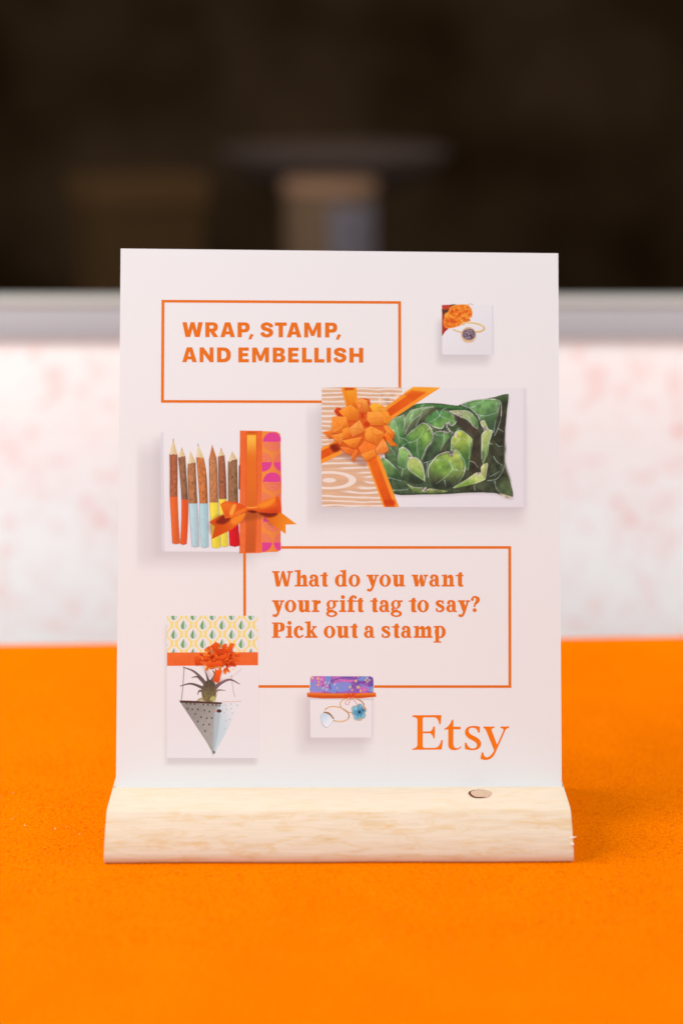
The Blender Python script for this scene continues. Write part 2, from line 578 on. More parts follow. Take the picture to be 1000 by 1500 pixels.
# torn grain at the sawn end
for (y, z, L, dy_, dz_, wd) in ((-0.0372, 0.0106, 0.0017, -0.0002, 0.0008, 0.0006), (-0.0392, 0.0082, 0.0003, 0.0, 0.0002, 0.0009)):
    bm = bmesh.new()
    bs = [bm.verts.new((WX1 - 0.0016, y + wd * math.cos(a) - 0.0003, z + wd * math.sin(a))) for a in (0.2, 1.5, 2.6, 3.9, 5.2)]
    md = [bm.verts.new((WX1 + L * 0.45, y + 0.6 * wd * math.cos(a) + dy_ * .5, z + 0.6 * wd * math.sin(a) + dz_ * .5)) for a in (0.4, 1.7, 2.5, 3.6, 5.4)]
    tp = bm.verts.new((WX1 + L, y + dy_, z + dz_))
    for i in range(5):
        j = (i + 1) % 5
        bm.faces.new((bs[i], bs[j], md[j], md[i]))
        bm.faces.new((md[i], md[j], tp))
    link('splinter', from_bm(bm), m_splinter, block)

# ------------------------------------------------------------------ the sign card
# artwork sheet units (x right, y down) -> millimetres on the card, measured from the middle of the slot
HM = (0.33941229, -0.00036475744, -168.27645, -0.0007080338, -0.33709564, 387.61907, -3.7406523e-06, 2.1145738e-05)
OFS = (TOP - 0.02132) * 0


def to_card(X, Y):
    d = HM[6] * X + HM[7] * Y + 1
    return (HM[0] * X + HM[1] * Y + HM[2]) / d / 1000, (HM[3] * X + HM[4] * Y + HM[5]) / d / 1000


TH = 0.0008
corners = [(-0.10845, -0.0115), (0.10805, -0.0115), (0.10837, 0.26073), (-0.10758, 0.26294)]
bm = bmesh.new()
fr_ = [bm.verts.new((x, y, 0)) for x, y in corners]
bk_ = [bm.verts.new((x, y, -TH)) for x, y in corners]
bm.faces.new(fr_)
bm.faces.new(bk_[::-1])
for i in range(4):
    j = (i + 1) % 4
    f = bm.faces.new((fr_[i], bk_[i], bk_[j], fr_[j]))
    f.material_index = 1
card_me = from_bm(bm)
card = link('sign_card', card_me, m_card, None, 'white sign card printed with orange lettering and small gift pictures, standing in the wooden block', 'sign')
card_me.materials.append(m_edge)
card.location = (0, 0, 0.02132)
card.rotation_euler = (math.pi / 2 - LEAN, 0, 0)

Z_PIC, Z_LINE = 0.00002, 0.00004


def flat_mesh(tris_xy, z):
    """triangles in sheet units -> mesh on the card"""
    V = []
    F = []
    idx = {}
    for t in tris_xy:
        f = []
        for p in t:
            key = (round(p[0], 4), round(p[1], 4))
            if key not in idx:
                idx[key] = len(V)
                x, y = to_card(*p)
                V.append((x, y, z))
            f.append(idx[key])
        F.append(f)
    me = bpy.data.meshes.new('mesh')
    me.from_pydata(V, [], F)
    return me


def qpath(pts, n=7):
    """closed outline; a point with a third value is a quadratic control point"""
    P = []
    L = len(pts)
    full = []
    for i, p in enumerate(pts):
        full.append(p)
        q = pts[(i + 1) % L]
        if len(p) == 3 and len(q) == 3:
            full.append(((p[0] + q[0]) / 2, (p[1] + q[1]) / 2))
    while len(full[0]) == 3:
        full = full[1:] + full[:1]
    L = len(full)
    i = 0
    while i < L:
        p = full[i]
        c = full[(i + 1) % L]
        if len(c) == 3:
            e = full[(i + 2) % L]
            for s in range(n):
                t = s / n
                P.append(((1 - t) ** 2 * p[0] + 2 * t * (1 - t) * c[0] + t * t * e[0], (1 - t) ** 2 * p[1] + 2 * t * (1 - t) * c[1] + t * t * e[1]))
            i += 2
        else:
            P.append((p[0], p[1]))
            i += 1
    return P


def spline(pts, n=8, closed=False):
    p = np.array(pts, float)
    L = len(p)
    out = []
    for i in range(L if closed else L - 1):
        p0 = p[(i - 1) % L] if closed or i > 0 else 2 * p[0] - p[1]
        p1, p2 = p[i], p[(i + 1) % L]
        p3 = p[(i + 2) % L] if closed or i + 2 < L else 2 * p[-1] - p[-2]
        for s in range(n):
            t = s / n
            out.append(0.5 * (2 * p1 + (p2 - p0) * t + (2 * p0 - 5 * p1 + 4 * p2 - p3) * t * t + (3 * p1 - p0 - 3 * p2 + p3) * t ** 3))
    if not closed:
        out.append(p[-1])
    return np.array(out)


def R(x0, y0, x1, y1):
    return ('+', [(x0, y0), (x1, y0), (x1, y1), (x0, y1)])


def P(*pts):
    return ('+', qpath(list(pts)))


def M(*pts):
    return ('-', qpath(list(pts)))


def EL(cx, cy, rx, ry, s='+'):
    return (s, [(cx + rx * math.cos(2 * math.pi * i / 28), cy + ry * math.sin(2 * math.pi * i / 28)) for i in range(28)])


def ST(pts, wd):
    c = spline([(x, y, w_) for (x, y), w_ in zip(pts, wd)], 6)
    d = np.gradient(c[:, :2], axis=0)
    d /= np.linalg.norm(d, axis=1)[:, None]
    nrm = np.stack([-d[:, 1], d[:, 0]], 1) * c[:, 2:3] / 2
    a, b = c[:, :2] + nrm, c[:, :2] - nrm
    return [('+', [tuple(a[i]), tuple(a[i + 1]), tuple(b[i + 1]), tuple(b[i])]) for i in range(len(c) - 1)]


def glyph_tris(ops):
    flat = []
    for o in ops:
        flat += o if isinstance(o, list) else [o]
    V, Fc = [], []
    for s, poly in flat:
        b = len(V)
        V += [Vector((float(x), float(y))) for x, y in poly]
        Fc.append(list(range(b, len(V))))
    # all outlines counter-clockwise
    for i, f in enumerate(Fc):
        a = sum(V[f[j]].x * V[f[(j + 1) % len(f)]].y - V[f[(j + 1) % len(f)]].x * V[f[j]].y for j in range(len(f)))
        if a < 0:
            Fc[i] = f[::-1]
    r = delaunay_2d_cdt(V, [], Fc, 0, 1e-4)
    vv, ff = r[0], r[2]
    cen = np.array([[sum(vv[i].x for i in f) / 3, sum(vv[i].y for i in f) / 3] for f in ff])
    on = np.zeros(len(ff), bool)
    for sg, poly in flat:
        q = np.array(poly, float)
        ins = np.zeros(len(ff), bool)
        for a, b in zip(q, np.roll(q, -1, 0)):
            if a[1] != b[1]:
                ins ^= ((a[1] > cen[:, 1]) != (b[1] > cen[:, 1])) & (cen[:, 0] < (b[0] - a[0]) * (cen[:, 1] - a[1]) / (b[1] - a[1]) + a[0])
        on[ins] = sg == '+'
    return [[(vv[i].x, vv[i].y) for i in f] for f, k_ in zip(ff, on) if k_]


SANS = {
    'W': [P((0, 145), (43, 145), (57, 62), (80, 145), (118, 145), (139, 62), (155, 145), (198, 145), (168, 0), (121, 0), (99, 84), (75, 0), (30, 0))],
    'R': [P((0, 145), (70, 145), (122, 145, 0), (122, 100), (122, 52, 0), (70, 52), (41, 52), (41, 0), (0, 0)), M((41, 114), (64, 114), (82, 114, 0), (82, 99), (82, 83, 0), (64, 83), (41, 83)), P((42, 60), (84, 62), (127, 0), (80, 0))],
    'A': [P((45, 145), (97, 145), (143, 0), (99, 0), (92, 27), (49, 27), (42, 0), (0, 0)), M((57, 56), (85, 56), (71, 108))],
    'P': [P((0, 145), (68, 145), (118, 145, 0), (118, 97), (118, 47, 0), (68, 47), (41, 47), (41, 0), (0, 0)), M((41, 114), (62, 114), (78, 114, 0), (78, 97), (78, 79, 0), (62, 79), (41, 79))],
    ',': [P((20, 33), (52, 26), (24, -24), (0, -19))],
    'S': [ST([(103, 97), (97, 117), (62, 131), (28, 121), (21, 104), (31, 88), (62, 76), (92, 65), (101, 44), (90, 24), (60, 14), (24, 25), (14, 48)], [38, 36, 31, 36, 41, 40, 36, 40, 42, 36, 31, 36, 38])],
    'T': [P((0, 113), (0, 145), (116, 145), (116, 113), (79, 113), (79, 0), (37, 0), (37, 113))],
    'M': [P((0, 0), (0, 145), (45, 145), (82, 62), (119, 145), (164, 145), (164, 0), (126, 0), (126, 86), (97, 14), (67, 14), (38, 86), (38, 0))],
    'N': [P((0, 0), (0, 145), (38, 145), (98, 65), (98, 145), (135, 145), (135, 0), (100, 0), (37, 84), (37, 0))],
    'D': [P((0, 0), (0, 145), (58, 145), (134, 145, 0), (134, 72), (134, 0, 0), (58, 0)), M((41, 33), (41, 112), (57, 112), (92, 112, 0), (92, 72), (92, 33, 0), (57, 33))],
    'E': [P((0, 0), (0, 145), (102, 145), (102, 113), (40, 113), (40, 90), (92, 90), (92, 59), (40, 59), (40, 32), (103, 32), (103, 0))],
    'B': [P((0, 0), (0, 145), (68, 145), (115, 145, 0), (115, 107), (115, 83, 0), (92, 77), (122, 70, 0), (122, 40), (122, 0, 0), (70, 0)), M((40, 114), (40, 89), (60, 89), (76, 89, 0), (76, 101), (76, 114, 0), (60, 114)), M((40, 60), (40, 31), (62, 31), (81, 31, 0), (81, 46), (81, 60, 0), (62, 60))],
    'L': [P((0, 0), (0, 145), (41, 145), (41, 33), (98, 33), (98, 0))],
    'I': [R(0, 0, 41, 145)],
    'H': [P((0, 0), (0, 145), (41, 145), (41, 90), (93, 90), (93, 145), (134, 145), (134, 0), (93, 0), (93, 57), (41, 57), (41, 0))],
}


def arch(x):     # right-hand arch and stem of n, m, h
    return [P((x, 86), (x + 10, 108, 0), (x + 32, 109), (x + 56, 108, 0), (x + 56, 72), (x + 56, 6), (x + 23, 6), (x + 23, 66), (x + 23, 81, 0), (x + 10, 80), (x, 75)), R(x + 10, 0, x + 67, 15)]


SERIF = {
    'W': [P((16, 130), (53, 130), (70, 42), (90, 141), (112, 141), (138, 44), (152, 130), (172, 130), (148, 0), (114, 0), (93, 88), (71, 0), (38, 0)), R(0, 126, 70, 141), R(138, 126, 193, 141)],
    'h': [P((25, 0), (25, 132), (0, 136), (0, 147), (57, 153), (57, 0)), R(3, 0, 71, 15)] + arch(58),
    'a': [EL(36, 32, 37, 34), EL(43, 32, 15, 19, '-'), ST([(16, 82), (24, 98), (46, 101), (66, 90), (68, 62), (68, 12)], [18, 18, 18, 27, 33, 33]), EL(22, 82, 15, 14), P((58, 14), (97, 12), (97, 0), (66, 0))],
    't': [P((24, 20), (24, 94), (0, 94), (0, 104), (24, 108), (36, 130), (60, 130), (60, 108), (72, 108), (72, 94), (60, 94), (60, 26), (60, 12, 0), (73, 12), (73, 0), (50, -3), (24, -3, 0))],
    'd': [EL(50, 54, 50, 57), EL(52, 54, 18, 44, '-'), P((69, 0), (69, 132), (48, 136), (48, 147), (102, 153), (102, 12), (114, 12), (114, 0))],
    'o': [EL(53, 54, 53, 57), EL(53, 54, 20, 45, '-')],
    'y': [P((12, 98), (54, 98), (74, 38), (64, 0), (46, 4)), ST([(91, 98), (70, 30), (54, -12), (36, -36), (16, -36)], [17, 18, 21, 20, 14]), EL(20, -32, 15, 13), R(0, 93, 66, 108), R(72, 93, 113, 108)],
    'u': [P((14, 96), (0, 96), (0, 108), (51, 108), (51, 38), (51, 20, 0), (60, 20), (70, 26), (70, 96), (58, 96), (58, 108), (106, 108), (106, 12), (118, 12), (118, 0), (72, 0), (72, 10), (58, -3, 0), (44, -3), (14, -3, 0), (14, 36))],
    'w': [P((12, 98), (51, 98), (64, 42), (78, 108), (97, 108), (114, 42), (122, 98), (138, 98), (114, 0), (84, 0), (72, 52), (60, 0), (32, 0)), R(0, 93, 60, 108), R(108, 93, 150, 108)],
    'n': [P((16, 0), (16, 94), (0, 94), (0, 107), (49, 110), (49, 0)), R(0, 0, 62, 15)] + arch(50),
    'r': [P((18, 0), (18, 94), (0, 94), (0, 107), (51, 110), (51, 0)), R(2, 0, 70, 15), ST([(48, 68), (56, 90), (72, 97)], [14, 22, 22]), EL(68, 92, 15, 16)],
    'g': [EL(50, -15, 52, 31), EL(50, -17, 27, 14, '-'), EL(46, 69, 44, 41), EL(46, 69, 17, 30, '-'), P((68, 92), (68, 106), (108, 108), (108, 90)), ST([(24, 40), (14, 24), (28, 13), (64, 10)], [16, 22, 22, 26])],
    'i': [P((16, 0), (16, 94), (0, 94), (0, 107), (49, 110), (49, 0)), R(-2, 0, 62, 15), EL(32, 137, 18, 18)],
    'f': [P((14, 0), (14, 94), (-2, 94), (-2, 108), (14, 108), (50, 108), (74, 108), (74, 94), (50, 94), (50, 0)), R(0, 0, 68, 15), ST([(32, 100), (35, 126), (54, 144), (78, 140)], [36, 32, 20, 14]), EL(74, 134, 13, 13)],
    's': [ST([(66, 78), (60, 96), (40, 101), (20, 93), (16, 78), (36, 60), (62, 45), (69, 28), (60, 12), (38, 6), (18, 12), (9, 32)], [12, 15, 17, 24, 30, 30, 30, 26, 19, 16, 14, 12]), P((62, 72), (74, 72), (74, 106), (64, 104)), P((4, 4), (14, 6), (16, 38), (3, 38))],
    '?': [ST([(15, 114), (22, 134), (44, 138), (64, 122), (62, 98), (44, 78), (36, 58), (36, 46)], [20, 18, 18, 34, 32, 22, 16, 16]), EL(15, 114, 13, 13), EL(36, 17, 18, 18)],
    'P': [P((14, 12), (14, 129), (0, 129), (0, 141), (75, 141), (117, 141, 0), (117, 100), (117, 56, 0), (75, 56), (56, 56), (56, 12), (76, 12), (76, 0), (0, 0), (0, 12)), M((56, 128), (66, 128), (78, 126, 0), (78, 99), (78, 70, 0), (66, 69), (56, 69))],
    'c': [EL(48, 54, 48, 57), EL(58, 56, 24, 42, '-'), M((60, 26), (100, 30), (100, 76), (60, 78)), EL(70, 82, 16, 16), P((60, -2), (90, 14), (84, 24), (60, 14))],
    'k': [P((20, 0), (20, 132), (0, 136), (0, 147), (53, 153), (53, 0)), R(0, 0, 66, 15), P((50, 44), (60, 44), (98, 98), (82, 98), (50, 60)), R(66, 93, 108, 108), P((54, 54), (72, 70), (112, 8), (112, 0), (80, 0)), R(68, 0, 115, 15)],
    'm': [P((16, 0), (16, 94), (0, 94), (0, 107), (49, 110), (49, 0)), R(0, 0, 60, 15)] + arch(50) + arch(106),
    'p': [EL(62, 54, 50, 57), EL(60, 54, 18, 44, '-'), P((18, -44), (18, 94), (0, 94), (0, 107), (50, 110), (50, -44)), R(0, -44, 70, -32)],
}
LOGO = {
    'E': [P((55, 80), (320, 78), (311, 164), (300, 163), (292, 98, 0), (245, 98), (165, 98), (148, 98, 0), (148, 115), (148, 228), (205, 228), (236, 228, 0), (245, 182), (260, 182), (258, 292), (246, 290), (238, 244, 0), (205, 244), (148, 244), (148, 355), (148, 378, 0), (170, 378), (255, 378), (302, 378, 0), (318, 306), (333, 308), (322, 393), (52, 396), (52, 386), (100, 380, 0), (100, 345), (100, 125), (100, 97, 0), (55, 95))],
    't': [P((345, 203), (395, 182, 0), (415, 120), (428, 120), (428, 184), (496, 185), (494, 208), (428, 208), (428, 335), (428, 380, 0), (460, 381), (485, 380, 0), (496, 362), (502, 370), (480, 399, 0), (435, 399), (382, 397, 0), (382, 350), (382, 209), (345, 211))],
    's': [P((671, 185), (670, 236), (656, 240), (648, 194, 0), (605, 193), (568, 194, 0), (568, 222), (568, 248, 0), (615, 268), (682, 298, 0), (682, 340), (682, 398, 0), (600, 399), (560, 398, 0), (535, 388), (533, 332), (548, 330), (562, 384, 0), (608, 384), (645, 382, 0), (645, 352), (645, 330, 0), (600, 308), (535, 280, 0), (535, 236), (535, 178, 0), (612, 177), (648, 177, 0))],
    'y': [P((703, 183), (805, 183), (803, 196), (770, 198, 0), (780, 222), (828, 350), (885, 222), (892, 198, 0), (858, 196), (858, 183), (941, 182), (938, 195), (912, 198, 0), (902, 220), (815, 418), (785, 488, 0), (725, 489), (692, 488, 0), (676, 476), (688, 420), (702, 418), (708, 464, 0), (732, 465), (765, 465, 0), (802, 402), (732, 230), (722, 198, 0), (703, 196))],
}
_cache = {}


def word(chars, font, scale, mt, base, flip=True, fid=''):
    T = []
    for ch, x in chars:
        key = fid + ch
        if key not in _cache:
            _cache[key] = glyph_tris(font[ch])
        for t in _cache[key]:
            T.append([(x + p[0] * scale, base(x) + (-p[1] if flip else p[1]) * scale) for p in t])
    return link('printed_word', flat_mesh(T, Z_LINE), mt, card)


b1 = lambda x: 493.7 + (x - 267) * 0.003
b2 = lambda x: 530.5 + (x - 267) * 0.003
word([('W', 267.3), ('R', 300.8), ('A', 322.8), ('P', 348), (',', 363.8)], SANS, 0.15, m_orange_ink, b1, fid='sans')
word([('S', 381.8), ('T', 402.5), ('A', 420), ('M', 445.5), ('P', 476), (',', 491.8)], SANS, 0.15, m_orange_ink, b1, fid='sans')
word([('A', 267), ('N', 292.5), ('D', 318)], SANS, 0.15, m_orange_ink, b2, fid='sans')
word([('E', 349.2), ('M', 369.3), ('B', 399.5), ('E', 422), ('L', 442.3), ('L', 460.3), ('I', 478.3), ('S', 488.8), ('H', 511.6)], SANS, 0.15, m_orange_ink, b2, fid='sans')
ZA = lambda z: 390 + 0.16 * z
ZB = lambda z: 550 + 0.16 * z
for by, words in ((859.1, ([('W', ZA(52)), ('h', ZA(256)), ('a', ZA(390)), ('t', ZA(490))], [('d', ZA(627)), ('o', ZA(752))], [('y', ZA(915)), ('o', ZB(33)), ('u', ZB(150))], [('w', ZB(328)), ('a', ZB(490)), ('n', ZB(603)), ('t', ZB(728))])),
                  (896.5, ([('y', ZA(52)), ('o', ZA(168)), ('u', ZA(285)), ('r', ZA(415))], [('g', ZA(548)), ('i', ZA(668)), ('f', ZA(740)), ('t', ZA(816))], [('t', ZA(947)), ('a', ZB(32)), ('g', ZB(138))], [('t', ZB(301)), ('o', ZB(380))], [('s', ZB(547)), ('a', ZB(645)), ('y', ZB(750)), ('?', ZB(868))])),
                  (934.3, ([('P', ZA(52)), ('i', ZA(180)), ('c', ZA(250)), ('k', ZA(352))], [('o', ZA(525)), ('u', ZA(640)), ('t', ZA(763))], [('a', ZA(893))], [('s', ZB(52)), ('t', ZB(146)), ('a', ZB(232)), ('m', ZB(345)), ('p', ZB(528))]))):
    for wd in words:
        word(wd, SERIF, 0.16, m_orange_ink, lambda x, by=by: by, fid='serif')
T = []
for ch in 'Etsy':
    for t in glyph_tris(LOGO[ch]):
        T.append([(595 + p[0] * 0.16, 1035 + p[1] * 0.16) for p in t])
o = link('printed_logo', flat_mesh(T, Z_LINE), m_logo_ink, card)
o['label'] = 'large orange serif wordmark at the foot of the card'


def bar(pts):
    return [[pts[0], pts[1], pts[2]], [pts[0], pts[2], pts[3]]]


T = bar([(236.8, 439.2), (587, 441.2), (587, 445), (236.8, 443.1)]) + bar([(236.8, 443.1), (241, 443.1), (240.2, 586), (236, 586)])
T += bar([(236, 586), (471, 586.6), (471, 590.4), (236, 589.9)]) + bar([(582.9, 445), (587, 445), (587.2, 567.6), (583.2, 567.6)])
link('printed_frame', flat_mesh(T, Z_LINE), m_orange_ink, card)
T = bar([(411.5, 800), (748, 800), (748, 803.8), (411.5, 803.8)]) + bar([(744, 803.8), (748, 803.8), (748.3, 1003.8), (744.2, 1003.8)])
T += bar([(547.5, 1003.8), (748.3, 1003.8), (748.4, 1007.6), (547.5, 1007.6)]) + bar([(378.6, 1003.6), (453.5, 1003.6), (453.5, 1007.5), (378.6, 1007.5)])
T += bar([(356.2, 809.5), (360.2, 809.5), (360.4, 902), (356.4, 902)])
link('printed_frame', flat_mesh(T, Z_LINE), m_orange_ink, card)

# ------------------------------------------------------------------ printed pictures


def erf(x):
    return np.tanh(1.1284 * x * (1 + 0.0895 * x * x))


class Pic:
    """a printed picture, mixed as ink values on a fine sheet lying on the card; sheet units throughout"""

    def __init__(s, x0, y0, x1, y1, den=1.6):
        s.nx, s.ny = int((x1 - x0) * den) + 1, int((y1 - y0) * den) + 1
        s.x0, s.y0 = x0, y0
        s.dx, s.dy = (x1 - x0) / (s.nx - 1), (y1 - y0) / (s.ny - 1)
        s.X, s.Y = np.meshgrid(np.linspace(x0, x1, s.nx), np.linspace(y0, y1, s.ny))
        s.rgb = np.ones(s.X.shape + (3,)) * CARD_PX
        s.aa = 0.45 / den * 1.6
        s.fr = (0, 0, 1)

    def frame(s, ox, oy, sc):
        s.fr = (ox, oy, sc)

    def tp(s, pts):
        p = np.array([q[:2] for q in pts], float)
        return p * s.fr[2] + np.array(s.fr[:2])

    def win(s, p, pad):
        i0 = max(0, int((p[:, 0].min() - pad - s.x0) / s.dx))
        i1 = min(s.nx, int((p[:, 0].max() + pad - s.x0) / s.dx) + 2)
        j0 = max(0, int((p[:, 1].min() - pad - s.y0) / s.dy))
        j1 = min(s.ny, int((p[:, 1].max() + pad - s.y0) / s.dy) + 2)
        return slice(j0, j1), slice(i0, i1)

    def segd(s, X, Y, a, b):
        d = b - a
        L = max(d @ d, 1e-9)
        t = np.clip(((X - a[0]) * d[0] + (Y - a[1]) * d[1]) / L, 0, 1)
        return np.hypot(X - a[0] - t * d[0], Y - a[1] - t * d[1]), t

    def sdf(s, p, w):
        X, Y = s.X[w], s.Y[w]
        D = np.full(X.shape, 1e9)
        ins = np.zeros(X.shape, bool)
        for i in range(len(p)):
            a, b = p[i], p[(i + 1) % len(p)]
            D = np.minimum(D, s.segd(X, Y, a, b)[0])
            if a[1] != b[1]:
                c = ((a[1] > Y) != (b[1] > Y)) & (X < (b[0] - a[0]) * (Y - a[1]) / (b[1] - a[1]) + a[0])
                ins ^= c
        return np.where(ins, -D, D)

    def put(s, w, mask, col):
        s.rgb[w] = s.rgb[w] * (1 - mask[..., None]) + np.asarray(col, float) * mask[..., None]

    def fill(s, pts, col, col2=None, grad=None, smooth=True, edge=None, er=3.0, nz=0.0, ns=3.0, op=1.0, soft=None, seed=1, nsy=None, rim=None):
        p = s.tp(pts)
        if smooth:
            p = spline(p, 5, True)
        aa = soft if soft else s.aa
        w = s.win(p, aa * 2 + 1)
        if s.X[w].size == 0:
            return
        d = s.sdf(p, w)
        mask = sstep(aa, -aa, d) * op
        c = np.ones(d.shape + (3,)) * np.array(col, float)
        if col2 is not None:
            g = s.tp(grad) if grad else np.array([[p[:, 0].mean(), p[:, 1].min()], [p[:, 0].mean(), p[:, 1].max()]])
            v = g[1] - g[0]
            t = np.clip(((s.X[w] - g[0][0]) * v[0] + (s.Y[w] - g[0][1]) * v[1]) / (v @ v), 0, 1)
            t = (t * t * (3 - 2 * t))[..., None]
            c = c * (1 - t) + np.array(col2, float) * t
        if edge is not None:
            t = sstep(-er, 0, d)[..., None] * 0.85
            c = c * (1 - t) + np.array(edge, float) * t
        if rim is not None:
            rw, rc = rim
            t1 = np.clip(((s.X[w] - g[0][0]) * v[0] + (s.Y[w] - g[0][1]) * v[1]) / (v @ v), -1, 1)
            fade = sstep(.95, .35, t1) * (.75 + .5 * (vnoise(s.X[w] / 5, s.Y[w] / 5, 77, 2) - .5))
            wob = rw * (.7 + .7 * vnoise(s.X[w] / 6, s.Y[w] / 6, 78, 2))
            t = (sstep(-wob - .5, -wob * .45, d) * np.clip(fade, 0, 1))[..., None]
            c = c * (1 - t) + np.array(rc, float) * t
        if nz:
            v = vnoise(s.X[w] / ns, s.Y[w] / (nsy or ns), seed, 3)
            c = c * (1 + nz * 2 * (v - 0.5))[..., None]
        s.put(w, mask, np.clip(c, 0, 255))

    def line(s, pts, wd, col, op=1.0, smooth=True, taper=False, soft=None):
        p = s.tp(pts)
        if smooth and len(p) > 2:
            p = spline(p, 6)
        aa = soft if soft else s.aa
        w = s.win(p, wd + aa * 2 + 1)
        if s.X[w].size == 0:
            return
        X, Y = s.X[w], s.Y[w]
        best = np.full(X.shape, -1e9)
        n = len(p) - 1
        for i in range(n):
            D, t = s.segd(X, Y, p[i], p[i + 1])
            ww = wd / 2
            if taper:
                ww = wd / 2 * (1 - 0.85 * (i + t) / n)
            best = np.maximum(best, ww - D)
        s.put(w, sstep(-aa, aa, best) * op, col)

    def ell(s, cx, cy, rx, ry, col, op=1.0, rot=0.0, **kw):
        c, q = math.cos(rot), math.sin(rot)
        s.fill([(cx + rx * math.cos(a) * c - ry * math.sin(a) * q, cy + rx * math.cos(a) * q + ry * math.sin(a) * c) for a in np.linspace(0, 2 * math.pi, 20, endpoint=False)], col, smooth=True, op=op, **kw)

    def shade(s, x0, y0, x1, y1, sig, col, op):
        """soft printed drop shadow of a rectangle (sheet units, ignores frame)"""
        m_ = 0.25 * (erf((s.X - x0) / sig) - erf((s.X - x1) / sig)) * (erf((s.Y - y0) / sig) - erf((s.Y - y1) / sig))
        # fade to bare card at the rim of the sheet
        r = np.minimum(np.minimum(s.X - s.X[0, 0], s.X[0, -1] - s.X), np.minimum(s.Y - s.Y[0, 0], s.Y[-1, 0] - s.Y))
        m_ = np.clip(m_, 0, 1) * op * sstep(0, 8, r)
        s.rgb = s.rgb * (1 - m_[..., None]) + np.array(col, float) * m_[..., None]

    def build(s, label):
        x, y = to_card(s.X, s.Y)
        v = np.stack([x, y, np.full_like(x, Z_PIC)], -1).reshape(-1, 3)
        o = link('printed_picture', grid_mesh(v, s.ny, s.nx, ink_albedo(np.clip(s.rgb, 0, 255)), True), m_print, card)
        o['label'] = label
        return o


SH = (186, 168, 172)

# ---- gift box with the artichoke cushion
p = Pic(444, 560, 788, 786, 1.7)
p.shade(448, 600, 766, 768, 11, SH, 0.30)
p.shade(466, 590, 768, 750, 5, SH, 0.25)
p.frame(450, 550, 0.34)
p.fill([(62, 54), (240, 51), (940, 54), (943, 562), (938, 567), (64, 566)], (239, 229, 229), (234, 223, 227), [(500, 50), (943, 567)], smooth=False)
p.fill([(930, 56), (942, 56), (943, 562), (930, 564)], (224, 212, 216), smooth=False, soft=2.5, op=.8)
# wood-grain wrapping paper
w = p.win(np.array([[471., 567.], [588., 743.]]), 0)
X, Y = p.X[w], p.Y[w]
wob = vnoise(X / 40, Y / 16, 5, 2) * 5 + vnoise(X / 90, Y / 40, 9, 2) * 7
kx, ky = (X - 482) / 34, (Y - 703.5) / 11.5
rk = np.hypot(kx, ky)
fieldv = Y + wob
fieldv = fieldv + 12 * np.sign(ky) * np.exp(-rk * rk / 2.2) * 0.9
st = np.sin(fieldv * 2 * math.pi / 6.6 + 1.2 * vnoise(X / 24, Y / 5, 3, 2))
wht = sstep(0.15, 0.7, st + 0.8 * (vnoise(X / 20, Y / 4, 13, 2) - 0.5))
kn = np.sin(rk * 2 * math.pi * 1.15 + 0.6)
kw = sstep(1.75, 1.35, rk)
wht = wht * (1 - kw) + sstep(0.25, 0.6, kn) * kw
tan = np.array([224., 176, 142]) * (1 + 0.10 * (vnoise(X / 30, Y / 2.5, 21, 2) - 0.5))[..., None]
colw = tan * (1 - wht[..., None]) + np.array([243., 222, 210]) * wht[..., None]
inside = sstep(p.aa, -p.aa, p.sdf(np.array([(471., 568.2), (498, 567.3), (607, 568), (572, 598), (545, 655), (582, 742.6), (472, 742.6), (471, 741)]), w))
p.rgb[w] = p.rgb[w] * (1 - inside[..., None]) + colw * inside[..., None]
# cushion
cush = [(330, 300), (345, 215), (400, 160), (470, 124), (560, 120), (640, 130), (662, 124), (740, 105), (810, 92), (848, 81), (865, 88), (858, 160), (850, 250), (846, 345), (853, 400), (870, 450), (885, 512), (872, 529), (845, 521), (800, 506), (700, 505), (600, 511), (500, 513), (380, 512), (352, 470)]
p.fill([(x + 4, y + 8) for x, y in cush], (205, 192, 196), op=.7, soft=3)
p.fill(cush, (96, 120, 66), (60, 56, 40), [(380, 160), (860, 420)], edge=(58, 66, 40), er=5, nz=.22, ns=6)
p.fill([(780, 300), (845, 280), (850, 380), (870, 470), (800, 500), (720, 480), (760, 400)], (66, 66, 42), (76, 80, 50), nz=.3, ns=5, soft=4)
A_, B_ = (560, 570, 0.11329), (650, 570, 0.11329)
PALE, MAUVE = (228, 218, 205), (150, 128, 142)
p.frame(*A_)
p.fill([(430, 195), (700, 190), (971, 215), (1150, 240), (1060, 280), (820, 255), (640, 262), (460, 280)], (92, 138, 62), (70, 110, 48), edge=(60, 90, 44), er=2)
p.fill([(40, 470), (120, 390), (230, 345), (285, 350), (280, 600), (215, 710), (150, 560)], (150, 186, 110), (96, 140, 68), [(60, 440), (260, 640)], edge=(84, 120, 60), er=2.5, rim=(1.5, (222, 216, 188)))
p.fill([(290, 600), (278, 420), (330, 310), (420, 255), (660, 225), (600, 330), (500, 420), (390, 510)], (142, 176, 100), (92, 92, 60), [(380, 300), (500, 440)], edge=(70, 84, 48), er=2, rim=(1.5, (222, 216, 188)))
p.fill([(420, 500), (560, 330), (700, 240), (760, 290), (600, 430)], (78, 66, 50), op=.75, soft=2)
p.fill([(540, 405), (640, 305), (740, 268), (870, 300), (965, 405), (900, 475), (830, 445), (760, 512), (650, 485)], (128, 172, 78), (84, 134, 66), [(760, 480), (660, 300)], edge=(70, 104, 48), er=3, rim=(1.5, (222, 216, 188)))
p.fill([(285, 625), (400, 520), (520, 435), (615, 490), (655, 600), (640, 680), (570, 760), (505, 905), (380, 905), (240, 770), (215, 730)], (150, 186, 74), (74, 112, 56), [(590, 520), (330, 830)], edge=(66, 96, 44), er=3, rim=(1.5, (222, 216, 188)))
